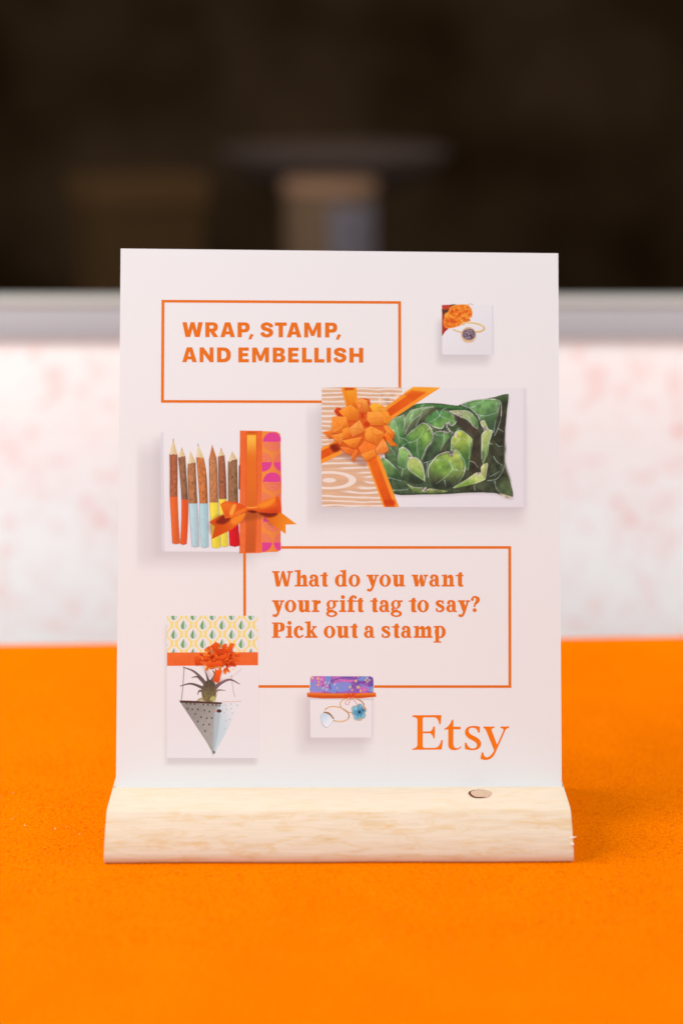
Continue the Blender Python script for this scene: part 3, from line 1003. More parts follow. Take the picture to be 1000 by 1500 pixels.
p.fill([(660, 572), (780, 540), (895, 600), (800, 780), (690, 885), (560, 965), (525, 935), (600, 745)], (112, 150, 74), (62, 74, 44), [(800, 570), (620, 880)], edge=(52, 54, 38), er=4, rim=(1.5, (222, 216, 188)))
p.fill([(860, 640), (950, 600), (990, 660), (880, 800), (760, 880), (740, 820)], (64, 52, 44), op=.8, soft=2)
p.fill([(0, 880), (110, 955), (195, 1060), (245, 1190), (130, 1165), (40, 1140), (-40, 980)], (140, 180, 84), (74, 100, 52), [(30, 940), (200, 1140)], edge=(66, 84, 44), er=3, rim=(1.5, (222, 216, 188)))
p.fill([(195, 960), (213, 780), (270, 752), (340, 800), (378, 870), (345, 895), (340, 1010), (240, 1030)], (154, 190, 98), (104, 140, 74), [(300, 800), (230, 1000)], edge=(88, 120, 60), er=2, rim=(1.5, (222, 216, 188)))
p.fill([(200, 1000), (330, 1040), (450, 1130), (540, 1190), (440, 1230), (300, 1190), (240, 1150)], (96, 122, 62), (56, 60, 38), op=.9)
p.fill([(335, 905), (430, 885), (500, 950), (532, 1050), (545, 1185), (440, 1120), (330, 1040)], (206, 212, 108), (120, 150, 62), [(460, 930), (420, 1140)], edge=(150, 170, 84), er=2.5, rim=(1.5, (222, 216, 188)))
p.fill([(588, 1150), (594, 1010), (655, 920), (720, 850), (850, 808), (882, 852), (940, 790), (1000, 830), (1060, 930), (1068, 1050), (1010, 1180), (900, 1290), (760, 1315), (640, 1255)], (176, 196, 84), (58, 62, 38), [(860, 850), (800, 1290)], edge=(70, 86, 44), er=5, rim=(1.5, (222, 216, 188)))
p.ell(780, 1010, 150, 110, (140, 182, 66), .75, soft=9)
p.ell(930, 880, 70, 60, (196, 204, 92), .7, soft=6)
p.fill([(318, 1225), (400, 1265), (520, 1275), (535, 1340), (440, 1332), (370, 1292)], (178, 190, 96), (110, 128, 58), nz=.15)
p.fill([(530, 1342), (590, 1292), (700, 1298), (840, 1322), (700, 1348)], (186, 186, 104), (100, 116, 52), nz=.15)
p.frame(*B_)
p.fill([(0, 790), (80, 640), (60, 560), (190, 480), (160, 700), (100, 800)], (70, 96, 44), op=.7, soft=2)
p.fill([(215, 195), (440, 130), (690, 128), (722, 180), (705, 290), (690, 420), (640, 570), (560, 490), (470, 420), (420, 330), (330, 250)], (124, 166, 88), (74, 96, 52), [(540, 180), (620, 520)], edge=(74, 104, 54), er=4, rim=(1.5, (222, 216, 188)))
p.fill([(640, 560), (700, 300), (740, 170), (800, 190), (790, 500), (775, 700), (700, 640)], (60, 56, 42), op=.7, soft=2)
p.fill([(650, 108), (800, 66), (834, 80), (800, 195), (720, 170)], (84, 104, 52), (58, 66, 36))
p.fill([(68, 280), (230, 272), (330, 290), (430, 400), (442, 505), (380, 495), (300, 400), (210, 365), (110, 312)], (206, 208, 128), (104, 138, 76), [(180, 290), (430, 460)], edge=(130, 150, 84), er=1.5, rim=(1.5, (222, 216, 188)))
p.fill([(150, 330), (300, 420), (440, 520), (450, 640), (330, 580), (190, 470), (140, 400)], (72, 58, 50), op=.85, soft=2)
p.fill([(85, 800), (100, 640), (150, 560), (220, 528), (320, 600), (372, 680), (345, 850), (315, 1045), (270, 1000), (200, 840), (140, 790)], (200, 208, 78), (72, 110, 46), [(190, 560), (330, 940)], edge=(118, 150, 62), er=2.5, rim=(1.5, (222, 216, 188)))
p.fill([(380, 600), (450, 700), (470, 960), (400, 1080), (330, 1060), (350, 820)], (62, 52, 42), op=.8, soft=2.5)
p.fill([(468, 425), (520, 408), (580, 520), (627, 540), (592, 660), (560, 850), (490, 955), (484, 700), (490, 580), (540, 530), (490, 480)], (206, 212, 118), (128, 150, 76), [(500, 560), (600, 800)], edge=(160, 172, 96), er=1.5, rim=(1.5, (222, 216, 188)))
p.fill([(118, 1276), (290, 1170), (430, 1078), (535, 1160), (400, 1222), (230, 1262)], (196, 200, 112), (130, 158, 60), [(380, 1090), (300, 1260)], nz=.12)
p.fill([(478, 1012), (512, 970), (567, 964), (532, 1140), (482, 1085)], (206, 200, 122), (150, 150, 78))
p.fill([(660, 1150), (780, 1090), (850, 1200), (882, 1370), (820, 1402), (720, 1342)], (94, 104, 58), (54, 56, 34), [(760, 1290), (700, 1120)], soft=2)
p.fill([(715, 1345), (770, 1360), (880, 1395), (830, 1415), (770, 1400)], (200, 184, 160))
VE = [(A_, [(150, 400), (190, 520), (222, 695)]), (A_, [(215, 625), (290, 645), (350, 690), (450, 650), (515, 570), (530, 470)]), (A_, [(450, 650), (447, 780), (470, 895)]), (A_, [(245, 755), (300, 705), (350, 690)]),
      (A_, [(660, 572), (740, 605), (792, 592), (790, 690), (748, 800)]), (A_, [(535, 955), (600, 935), (690, 900)]), (A_, [(580, 950), (570, 1070), (545, 1150)]), (A_, [(695, 275), (742, 340), (850, 390), (950, 420)]), (A_, [(740, 340), (690, 385), (600, 430)]), (A_, [(740, 340), (770, 275), (830, 240)]),
      (A_, [(-10, 880), (90, 955), (185, 1035)]), (A_, [(100, 755), (165, 860)]), (A_, [(130, 1308), (300, 1302), (340, 1280)]), (A_, [(200, 1000), (290, 1035), (330, 960)]), (A_, [(265, 1030), (245, 1125)]), (A_, [(350, 1030), (430, 1110), (520, 1170)]),
      (A_, [(690, 918), (830, 915)]), (A_, [(868, 935), (910, 1030), (975, 1045)]), (A_, [(910, 1030), (820, 1130), (690, 1225)]), (A_, [(800, 1180), (815, 1260)]), (A_, [(500, 240), (540, 190)]), (A_, [(360, 400), (390, 300), (410, 270)]), (A_, [(430, 480), (480, 370), (500, 340)]),
      (B_, [(335, 242), (410, 218), (455, 172), (530, 140)]), (B_, [(412, 325), (520, 347), (620, 325), (685, 292), (668, 180)]), (B_, [(470, 350), (445, 410)]), (B_, [(650, 600), (690, 520), (735, 360), (740, 230)]), (B_, [(700, 510), (770, 555)]), (B_, [(285, 175), (282, 250)]), (B_, [(640, 560), (665, 400)]),
      (B_, [(85, 790), (160, 690), (220, 640), (290, 660), (330, 740), (322, 900), (312, 1040)]), (B_, [(325, 690), (370, 650)]), (B_, [(335, 930), (390, 950), (435, 1010)]), (B_, [(205, 850), (262, 930), (270, 1050), (215, 1050)]), (B_, [(70, 950), (110, 1030), (180, 1048)]),
      (B_, [(560, 1185), (680, 1160), (755, 1065), (785, 965)]), (B_, [(640, 870), (680, 935), (750, 985)]), (B_, [(600, 1130), (720, 1060)]), (B_, [(655, 1190), (670, 1270), (715, 1335)]), (B_, [(670, 710), (710, 740), (755, 735)]), (B_, [(590, 700), (625, 715)]), (B_, [(400, 1310), (385, 1240)]), (B_, [(500, 1000), (560, 700)])]
for f_, v in VE:
    p.frame(*f_)
    p.line(v, 1.5, (192, 208, 184), .5, taper=True)
    p.line(v, .8, (206, 220, 200), .35)
ED = [(A_, [(290, 585), (320, 505), (390, 400), (500, 318), (522, 262), (660, 226)], 1.6), (A_, [(520, 435), (585, 468), (628, 520), (656, 610), (632, 690), (570, 762), (500, 912)], 1.7), (A_, [(655, 486), (760, 512), (792, 470), (830, 444), (900, 474), (955, 420)], 1.8),
      (A_, [(213, 780), (270, 752), (340, 800), (376, 868), (352, 890)], 2.2), (A_, [(350, 895), (430, 886), (500, 950), (530, 1050), (545, 1190)], 2.0), (A_, [(590, 1140), (594, 1010), (655, 920), (720, 850), (850, 808), (882, 850), (940, 790)], 1.6), (A_, [(70, 1142), (150, 1162), (240, 1188)], 1.6), (A_, [(320, 1228), (400, 1268), (520, 1278)], 1.8), (A_, [(540, 1335), (600, 1290), (700, 1300)], 1.6),
      (B_, [(70, 282), (130, 316), (210, 360)], 1.8), (B_, [(215, 370), (260, 270), (330, 390), (370, 470), (430, 512)], 1.5), (B_, [(486, 900), (486, 700), (492, 580), (545, 528), (490, 480), (475, 420), (525, 410)], 1.9), (B_, [(580, 525), (625, 545), (595, 650)], 1.4), (B_, [(120, 1276), (290, 1172), (430, 1080)], 1.7), (B_, [(395, 1224), (535, 1162)], 1.3), (B_, [(482, 1080), (482, 1012), (515, 972)], 1.5), (B_, [(100, 700), (96, 640), (150, 560), (190, 510)], 1.7), (B_, [(600, 128), (700, 145), (735, 190), (738, 345)], 1.9), (B_, [(535, 1150), (560, 970)], 1.2)]
for f_, v, wd in ED:
    p.frame(*f_)
    p.line(v, wd * .7, PALE, .6)
for f_, (cx, cy, rx, ry) in ((A_, (610, 525, 34, 42)), (A_, (835, 455, 36, 34)), (A_, (835, 545, 44, 30)), (A_, (930, 580, 36, 40)), (A_, (360, 885, 26, 26)), (A_, (885, 840, 34, 24)), (B_, (205, 325, 26, 30)), (B_, (150, 575, 34, 40)), (B_, (535, 512, 24, 26)), (B_, (465, 1105, 26, 22)), (A_, (530, 1300, 24, 20))):
    p.frame(*f_)
    rq = random.Random(int(cx * 7 + cy))
    for i in range(9):
        qx, qy = cx + rq.uniform(-1, 1) * rx, cy + rq.uniform(-1, 1) * ry
        p.ell(qx, qy, rq.uniform(7, 16), rq.uniform(5, 11), rq.choice([(226, 208, 206), (214, 190, 198), (132, 108, 124), (96, 74, 84), (236, 226, 214)]), .75, soft=.9, rot=rq.uniform(0, 3))
# cloth and photo grain over the cushion
w = p.win(p.tp([(0, 0)]) * 0 + np.array([[555., 575.], [755., 735.]]), 0)
g = p.rgb[w][..., 1] - p.rgb[w][..., 0] * .5 - p.rgb[w][..., 2] * .5
lum = p.rgb[w].mean(-1)
soft_m = sstep(215, 185, lum)
v = vnoise(p.X[w] / 7, p.Y[w] / 9, 71, 4) - .5
olive = (soft_m * sstep(2, 22, g))[..., None]
p.rgb[w] = p.rgb[w] * (1 - olive) + (p.rgb[w] * np.array([.92, .95, .95]) + np.array([0, 0, 10])) * olive
p.rgb[w] = np.clip(p.rgb[w] * (1 + (.5 * v * soft_m)[..., None]) + (v * soft_m * 14)[..., None] * np.array([1, .9, .2]), 0, 255)
# ribbons
C_ = (465, 560, 0.14)
p.frame(*C_)
DK, LT = (226, 84, 14), (250, 148, 42)


def ribbon(quad, q0, q1):
    a, b, c, d = [np.array(v, float) for v in quad]      # a-b one end, d-c the other
    p.fill(quad, LT, smooth=False)
    e = lambda u_, s0, s1: u_ + (s1 - s0) * 0
    p.fill([a + (b - a) * q0, a + (b - a) * q1, d + (c - d) * q1, d + (c - d) * q0], DK, (236, 104, 20), [tuple(a), tuple(d)], smooth=False, nz=.05, ns=6)


p.fill([(190, 700), (100, 800), (260, 790), (480, 880), (540, 840), (700, 760), (720, 700)], (150, 96, 84), op=.55, soft=4)
p.fill([(245, 52), (405, 52), (425, 250), (300, 260)], (248, 146, 36), smooth=False)
p.fill([(280, 56), (378, 56), (395, 250), (318, 260)], (246, 158, 38), (238, 128, 26), smooth=False)
p.fill([(278, 56), (380, 56), (378, 82), (284, 86)], (214, 88, 22), smooth=False)
p.line([(290, 90), (310, 190), (320, 250)], .9, (220, 110, 20), .8)
ribbon([(700, 265), (760, 400), (1275, 60), (1000, 50)], .22, .76)
p.fill([(1000, 50), (1275, 56), (1190, 110), (905, 108)], (252, 168, 44), op=.9, soft=2, smooth=False)
p.fill([(905, 130), (985, 82), (1130, 100), (1010, 190)], (228, 88, 16), smooth=False, op=.7, soft=2)
ribbon([(38, 690), (36, 855), (260, 745), (215, 600)], .18, .72)
p.fill([(130, 660), (230, 640), (240, 700), (170, 730)], (126, 26, 10), op=.9, soft=2.5)
ribbon([(690, 1305), (850, 1305), (640, 750), (500, 800)], .12, .74)
p.fill([(700, 1235), (790, 1230), (806, 1280), (704, 1282)], (206, 58, 8), soft=2, op=.8)
# rosette bow: loops from the rim inwards
LOOPS = [([(55, 520), (150, 500), (170, 580), (120, 590)], (236, 120, 30), (210, 90, 20)), ([(170, 300), (200, 260), (245, 270), (260, 350), (210, 350)], (216, 62, 16), (190, 40, 10)), ([(415, 190), (450, 160), (540, 175), (550, 230), (500, 300), (420, 290)], (214, 66, 14), (230, 90, 20)),
         ([(545, 250), (600, 212), (700, 255), (735, 290), (700, 330), (580, 320)], (254, 168, 36), (250, 150, 40)), ([(225, 300), (350, 235), (440, 300), (430, 400), (310, 400), (235, 320)], (250, 140, 32), (246, 122, 30)), ([(410, 200), (460, 165), (515, 190), (545, 300), (480, 320), (425, 300)], (250, 150, 62), (242, 118, 36)),
         ([(150, 360), (300, 365), (330, 470), (290, 530), (150, 530)], (248, 136, 42), (246, 120, 24)), ([(145, 560), (300, 520), (260, 600), (240, 660)], (250, 138, 44), (238, 112, 26)), ([(520, 310), (700, 320), (740, 390), (700, 450), (560, 450), (515, 390)], (250, 146, 48), (248, 128, 30)), ([(670, 300), (735, 310), (770, 380), (740, 440), (690, 420)], (250, 140, 34), (252, 152, 44)),
         ([(255, 610), (460, 575), (410, 690), (350, 680)], (246, 134, 32), (232, 108, 24)), ([(240, 680), (330, 690), (410, 715), (385, 770), (300, 740)], (236, 116, 42), (224, 98, 34)), ([(350, 790), (400, 700), (420, 720), (375, 835)], (238, 120, 34), (228, 104, 30)), ([(430, 690), (500, 610), (610, 660), (620, 760), (560, 720), (470, 780)], (236, 112, 30), (246, 128, 36)),
         ([(455, 760), (590, 705), (615, 770), (510, 830)], (248, 132, 34), (238, 112, 26)), ([(610, 700), (680, 550), (735, 680), (740, 715), (690, 745), (620, 740)], (252, 142, 62), (246, 126, 46)), ([(490, 500), (560, 460), (690, 520), (690, 560), (620, 660), (500, 600)], (252, 142, 44), (246, 122, 26)),
         ([(690, 460), (730, 450), (800, 520), (800, 580), (760, 600)], (244, 130, 30), (232, 108, 22)), ([(690, 560), (720, 520), (790, 620), (835, 662), (760, 665)], (238, 116, 24), (246, 130, 34)), ([(320, 490), (440, 395), (500, 510), (365, 572)], (252, 150, 64), (250, 134, 44)), ([(260, 500), (320, 470), (345, 540), (330, 580), (270, 590)], (250, 136, 34), (244, 118, 24))]
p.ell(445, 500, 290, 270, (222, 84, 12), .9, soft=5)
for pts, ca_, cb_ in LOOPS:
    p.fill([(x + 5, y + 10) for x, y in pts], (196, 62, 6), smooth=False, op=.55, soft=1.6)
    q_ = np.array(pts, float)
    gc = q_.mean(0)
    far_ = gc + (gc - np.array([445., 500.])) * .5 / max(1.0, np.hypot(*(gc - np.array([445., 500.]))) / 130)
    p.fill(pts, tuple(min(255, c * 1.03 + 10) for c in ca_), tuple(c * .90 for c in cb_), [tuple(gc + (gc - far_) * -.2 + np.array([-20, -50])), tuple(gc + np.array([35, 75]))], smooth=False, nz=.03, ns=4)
    p.line([pts[0], pts[1]], .9, (255, 178, 96), .55, smooth=False)
    rf = random.Random(int(gc[0] * 3 + gc[1]))
    for k3 in range(3):
        e0, e1 = q_[rf.randrange(len(q_))], q_[rf.randrange(len(q_))]
        p.line([tuple(gc + (e0 - gc) * .75), tuple(gc + rf.uniform(-12, 12)), tuple(gc + (e1 - gc) * .75)], rf.uniform(.8, 2.0), rf.choice([(255, 168, 84), (226, 92, 14), (236, 106, 20)]), .4, soft=1.0)
p.ell(515, 440, 30, 26, (206, 50, 4), .85, soft=1.6)
p.ell(470, 350, 16, 32, (206, 50, 4), .8, soft=1.4)
p.ell(700, 590, 12, 30, (206, 56, 4), .8, soft=1.4, rot=-.5)
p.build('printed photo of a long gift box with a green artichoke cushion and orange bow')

# ---- gift box of bark pencils
p = Pic(196, 612, 441, 842, 1.7)
p.shade(200, 655, 372, 828, 13, SH, 0.30)
p.shade(226, 640, 408, 816, 6, SH, 0.22)
p.frame(220, 610, 0.23)
p.fill([(80, 97), (575, 92), (575, 862), (92, 860), (74, 845), (70, 110)], (241, 231, 231), (237, 227, 230), smooth=False)
p.fill([(70, 105), (84, 100), (92, 858), (74, 848)], (222, 212, 218), smooth=False, soft=1.5)
F1 = (230, 620, 0.13333)
F2 = (300, 620, 0.15)
#  frame, left edge pts(top->bottom), right edge pts, tip, collar y, paint y, bark, paint
PENS = [(F1, [(138, 340), (142, 560), (142, 800), (158, 1100), (170, 1318)], [(225, 340), (228, 560), (228, 800), (240, 1100), (255, 1318)], (180, 160), 806, (150, 82, 52), (238, 106, 48)),
        (F1, [(232, 370), (250, 560), (270, 840), (268, 1080), (256, 1325)], [(312, 360), (325, 560), (345, 840), (342, 1080), (328, 1325)], (275, 260), 838, (134, 88, 60), (240, 92, 38)),
        (F1, [(342, 440), (336, 560), (350, 870), (365, 1100), (385, 1352)], [(425, 430), (430, 560), (445, 870), (460, 1100), (468, 1352)], (370, 290), 880, (158, 100, 62), (190, 216, 222)),
        (F1, [(432, 370), (448, 560), (468, 870), (470, 1100), (488, 1358)], [(515, 380), (545, 560), (560, 870), (566, 1100), (570, 1358)], (452, 215), 880, (178, 102, 52), (184, 216, 222)),
        (F1, [(572, 390), (574, 560), (578, 870), (592, 1100), (605, 1362)], [(655, 380), (668, 560), (675, 870), (684, 1100), (700, 1362)], (607, 230), 870, (166, 106, 66), (250, 224, 70)),
        (F1, [(672, 360), (674, 560), (680, 840), (690, 1100), (702, 1350)], [(742, 350), (758, 560), (766, 830), (770, 1100), (785, 1350)], (705, 262), 832, (140, 80, 52), (250, 224, 76)),
        (F2, [(228, 370), (226, 500), (228, 760), (232, 1000), (242, 1195)], [(316, 350), (320, 500), (326, 760), (330, 1000), (345, 1195)], (268, 258), 768, (134, 92, 62), (226, 24, 34))]
for i, (f_, L, Rr, tip, py, bark, paint) in enumerate(PENS):
    p.frame(*f_)
    q = spline(L, 4).tolist()
    r_ = spline(Rr, 4).tolist()
    out = q + [((L[-1][0] + Rr[-1][0]) / 2, L[-1][1] + 12)] + r_[::-1]
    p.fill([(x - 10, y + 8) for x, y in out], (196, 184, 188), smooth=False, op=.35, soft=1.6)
    gl = (L[2], Rr[2])
    bark = tuple(min(255, c * 1.14 + 6) for c in bark)
    dk = tuple(c * .68 for c in bark)
    # bark
    p.fill(out, bark, dk, [((L[1][0] * .4 + Rr[1][0] * .6), L[1][1]), (Rr[1][0] + 14, Rr[1][1])], smooth=False, edge=dk, er=1.6, nz=.18, ns=1.6, nsy=3.6, seed=30 + i)
    for k2 in range(7):
        rr_ = random.Random(i * 31 + k2)
        yy = L[0][1] + 30 + (py - L[0][1] - 40) * rr_.random()
        t = (yy - L[0][1]) / (L[2][1] - L[0][1])
        xl, xr_ = L[0][0] + (L[2][0] - L[0][0]) * t, Rr[0][0] + (Rr[2][0] - Rr[0][0]) * t
        xx = xl + (xr_ - xl) * rr_.uniform(.2, .8)
        p.ell(xx, yy, rr_.uniform(4, 9), rr_.uniform(6, 18), (lambda k3: tuple(c * k3 for c in bark))(rr_.choice((.6, .7, 1.2))), .6, soft=.9)
    # dipped paint end
    pl = [pt for pt in q if pt[1] > py]
    pr = [pt for pt in r_ if pt[1] > py]

    def at_y(E_, yv):
        for a, b in zip(E_, E_[1:]):
            if a[1] <= yv <= b[1]:
                t = (yv - a[1]) / max(b[1] - a[1], 1e-6)
                return (a[0] + (b[0] - a[0]) * t, yv)
        return tuple(E_[-1])
    pp = [at_y(q, py)] + pl + [((L[-1][0] + Rr[-1][0]) / 2, L[-1][1] + 12)] + pr[::-1] + [at_y(r_, py)]
    p.fill(pp, tuple(min(255, c * 1.02) for c in paint), tuple(c * .9 for c in paint), [L[3], Rr[3]], smooth=False, edge=tuple(c * .86 for c in paint), er=1.6, nz=.03, ns=3)
    # cut tip
    a, b = L[0], Rr[0]
    if i == 4:
        wood, wood2 = (206, 128, 74), (190, 112, 60)
    else:
        wood, wood2 = (238, 214, 172), (220, 186, 138)
    p.fill([a, (a[0] + (b[0] - a[0]) * .25, a[1] + 8), (a[0] + (b[0] - a[0]) * .5, (a[1] + b[1]) / 2 - 6), (a[0] + (b[0] - a[0]) * .75, b[1] + 8), b, (tip[0] + 3, tip[1] + 18), (tip[0] - 3, tip[1] + 18)], wood, wood2, [a, b], smooth=False)
    if i in (0, 3, 1, 4, 5):
        lead = (92, 84, 84) if i in (0, 3) else (190, 104, 60)
        p.line([(tip[0], tip[1] + 10), (tip[0], tip[1] + 36)], .8 if i in (0, 3) else 1.0, lead, .85, smooth=False)
p.frame(*F2)
p.fill([(332, 420), (345, 390), (352, 660), (330, 640)], (110, 60, 44), smooth=False)
p.fill([(340, 330), (352, 300), (352, 390), (336, 390)], (222, 170, 110), smooth=False)
# printed paper end
p.fill([(556, 76), (700, 82), (735, 105), (748, 600), (738, 1200), (715, 1255), (556, 1262)], (244, 142, 62), (232, 124, 66), [(600, 600), (750, 600)], smooth=False)
w = p.win(p.tp([(556, 80), (748, 1262)]), 0)
X, Y = (p.X[w] - F2[0]) / F2[2], (p.Y[w] - F2[1]) / F2[2]
ok = sstep(556, 560, X) * sstep(746, 738, X - 0 * Y) * sstep(86, 92, Y + (X - 700).clip(0) * -0.4) * sstep(1262, 1254, Y + (X - 700).clip(0) * 0.5)
PK = np.array([226., 66, 140])
for j in range(-1, 4):
    for (cx, cy, upf) in ((660, 180 + 392 * j, 1), (564, 380 + 392 * j, 0), (764, 380 + 392 * j, 0)):
        rr_ = np.hypot(X - cx, Y - cy)
        half = (Y < cy) if upf else (Y > cy)
        solid = sstep(95, 89, rr_) * np.where(half, 1, 0)
        lines = sstep(97, 92, rr_) * np.where(half, 0, 1) * sstep(.2, .7, np.sin(2 * math.pi * (np.abs(Y - cy) + 0.0016 * (X - cx) ** 2 * 1) / 13)) * .7
        for mk in (solid, lines):
            mk = (mk * ok)[..., None]
            p.rgb[w] = p.rgb[w] * (1 - mk) + PK * mk
# ribbon band
p.fill([(346, 72), (560, 74), (556, 700), (556, 1266), (342, 1272), (344, 700)], (238, 104, 46), (242, 112, 56), smooth=False, nz=.04, ns=8)
p.fill([(410, 78), (500, 78), (505, 800), (490, 1258), (398, 1262), (408, 800)], (232, 112, 34), (206, 88, 34), [(450, 500), (450, 1250)], smooth=False, soft=1.0)
p.fill([(412, 82), (500, 82), (500, 118), (412, 118)], (204, 82, 20), (236, 120, 26), smooth=False)
p.fill([(413, 116), (500, 116), (502, 360), (411, 360)], (253, 186, 66), (234, 116, 34), [(450, 130), (450, 350)], smooth=False, soft=1.0)
p.line([(404, 90), (402, 800), (396, 1260)], .8, (206, 78, 26), .7)
p.line([(506, 90), (508, 800), (494, 1258)], .8, (206, 78, 26), .7)
p.line([(346, 74), (343, 700), (340, 1270)], .9, (200, 72, 24), .6)
# satin bow
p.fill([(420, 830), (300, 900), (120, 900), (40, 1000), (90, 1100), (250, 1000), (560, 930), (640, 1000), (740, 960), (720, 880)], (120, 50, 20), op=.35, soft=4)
p.fill([(405, 872), (330, 900), (150, 900), (42, 965), (100, 1008), (66, 1132), (260, 1040), (370, 950)], (236, 112, 26), (214, 78, 14), [(330, 910), (120, 1020)], smooth=False)
p.fill([(110, 960), (190, 890), (250, 930), (200, 980), (140, 985)], (128, 30, 14), op=.9, soft=2.4)
p.fill([(260, 940), (390, 880), (350, 950), (280, 990)], (250, 142, 38), op=.8, soft=2)
p.fill([(545, 870), (740, 868), (895, 986), (788, 990), (790, 1082), (640, 975)], (246, 140, 30), (228, 108, 22), [(850, 960), (600, 900)], smooth=False)
p.fill([(530, 868), (700, 872), (690, 905), (620, 920), (560, 900)], (120, 24, 10), op=.9, soft=2.2)
p.fill([(408, 818), (330, 778), (200, 758), (150, 790), (200, 932), (300, 905), (408, 862)], (228, 82, 22), (240, 112, 30), [(380, 800), (220, 900)], smooth=False)
p.fill([(160, 795), (220, 780), (290, 800), (250, 900), (205, 925)], (238, 116, 32), (226, 86, 20), smooth=False, soft=1.2)
p.fill([(240, 880), (275, 800), (305, 800), (270, 895)], (255, 178, 72), op=.85, soft=2)
p.fill([(300, 870), (400, 822), (404, 850), (310, 896)], (244, 128, 34), op=.8, soft=1.6)
p.fill([(500, 800), (600, 745), (712, 712), (742, 760), (748, 872), (640, 880), (505, 866)], (240, 112, 24), (214, 66, 18), [(600, 780), (620, 880)], smooth=False)
p.fill([(520, 800), (650, 738), (700, 730), (640, 800), (560, 830)], (252, 150, 40), op=.75, soft=3)
p.fill([(690, 740), (715, 715), (742, 780), (746, 865), (715, 860)], (226, 80, 22), op=.8, soft=1.5)
p.fill([(405, 812), (460, 806), (510, 806), (516, 862), (470, 872), (405, 862)], (240, 110, 26), (222, 84, 18), smooth=False)
p.line([(412, 822), (460, 826), (506, 820)], 1.3, (255, 190, 90), .8)
p.fill([(415, 858), (470, 850), (512, 866), (470, 878)], (104, 20, 6), op=.9, soft=1.4)
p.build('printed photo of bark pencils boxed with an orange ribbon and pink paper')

# ---- hanging planter box
p = Pic(232, 894, 388, 1130, 1.7)
p.shade(243, 916, 376, 1120, 4, SH, 0.40)
p.frame(230, 880, 0.17)
p.fill([(85, 130), (870, 130), (872, 1350), (866, 1355), (86, 1354)], (242, 232, 231), (239, 229, 230), smooth=False)
D_ = (235, 890, 0.16)
p.frame(*D_)
w = p.win(p.tp([(60, 76), (893, 412)]), 0)
X, Y = (p.X[w] - D_[0]) / D_[2], (p.Y[w] - D_[1]) / D_[2]
ok = sstep(58, 63, X) * sstep(894, 889, X) * sstep(73, 78, Y)
WHT = np.array([240., 232, 226])
YEL = np.array([249., 218, 128])
base_ = np.ones(X.shape + (3,)) * WHT
PER, ROW = 176.5, 171.0
for (ox, oy) in ((215, 158), (215 - PER / 2, 244)):
    u_ = np.mod(X - ox + PER / 2, PER) - PER / 2
    v_ = np.mod(Y - oy + ROW / 2, ROW) - ROW / 2
    rr_ = np.hypot(u_, v_ / 1.08)
    th = 5 + 17 * np.clip(np.abs(u_) / (rr_ + 1e-6), 0, 1) ** 3
    mk = (sstep(54, 58, rr_) * sstep(60 + th, 56 + th, rr_))[..., None]
    base_ = base_ * (1 - mk) + YEL * mk
for (ox, oy) in ((215, 158), (215 - PER / 2, 244)):
    u_ = np.mod(X - ox + PER / 2, PER) - PER / 2
    v_ = np.mod(Y - oy + ROW / 2, ROW) - ROW / 2
    mk = sstep(56, 50, np.hypot(u_, v_ / 1.08))[..., None]
    base_ = base_ * (1 - mk) + WHT * mk
    hw = 29 * np.clip((v_ + 44) / 52, 0, 1) ** .9 * np.sqrt(np.clip(1 - ((v_ - 8) / 34).clip(0) ** 2, 0, 1))
    mk = (sstep(-3, 3, hw - np.abs(u_)) * (np.abs(v_) < 46))[..., None]
    sh_ = sstep(-36, 36, u_)[..., None]
    leafc = np.where(u_[..., None] < 0, np.array([104., 160, 92]) * (1 - .25 * sstep(-24, 0, u_)[..., None]) + 28, np.array([206., 212, 206]))
    base_ = base_ * (1 - mk) + leafc * mk
p.rgb[w] = p.rgb[w] * (1 - ok[..., None]) + base_ * ok[..., None]
p.fill([(62, 412), (893, 408), (893, 528), (62, 534)], (243, 110, 50), (240, 104, 44), smooth=False, nz=.03, ns=6)
# plant, strings and pot
G_ = (230, 880, 0.17)
p.frame(*G_)
p.line([(235, 572), (225, 720), (212, 850)], 1.2, (150, 118, 116), .9)
p.line([(640, 640), (655, 760), (672, 830)], .9, (196, 160, 160), .9)
p.line([(510, 700), (520, 790), (500, 870), (530, 940)], 1.0, (214, 170, 160), .9)
LFS = [([(440, 760), (400, 690), (320, 610), (225, 572)], 6.5, (110, 84, 80)), ([(430, 780), (380, 745), (290, 715), (200, 735)], 6.0, (98, 78, 72)), ([(420, 720), (380, 680), (345, 655), (300, 662)], 5.5, (104, 80, 78)), ([(450, 740), (440, 680), (415, 600)], 6.0, (96, 72, 66)), ([(490, 760), (550, 710), (630, 680), (712, 718)], 6.0, (110, 82, 88)),
       ([(480, 800), (530, 770), (590, 775)], 4.5, (146, 128, 118)), ([(430, 800), (370, 775), (350, 810)], 5.0, (112, 92, 78)), ([(440, 850), (370, 850), (330, 885)], 6.5, (176, 156, 118)), ([(470, 700), (500, 640), (480, 600)], 6, (92, 70, 60))]
for pts, wd, cc in LFS:
    p.line(pts, wd, cc, 1, taper=True)
    p.line(pts[:-1], wd * .35, tuple(c + 34 for c in cc), .6, taper=True)
p.fill([(400, 720), (450, 680), (500, 710), (510, 800), (490, 865), (410, 860), (385, 800)], (94, 78, 66), (128, 112, 70), nz=.25, ns=2)
p.fill([(455, 850), (480, 820), (510, 840), (495, 868)], (190, 186, 110), op=.9)
p.fill([(197, 868), (560, 880), (500, 1300), (480, 1310), (430, 1220)], (150, 142, 136), (172, 164, 158), [(260, 900), (520, 1100)], smooth=False, nz=.05, ns=5, edge=(128, 118, 112), er=1.2)
p.fill([(548, 880), (728, 872), (720, 900), (505, 1300), (490, 1318), (498, 960)], (206, 216, 222), (236, 230, 232), [(520, 1000), (680, 960)], smooth=False, soft=.9)
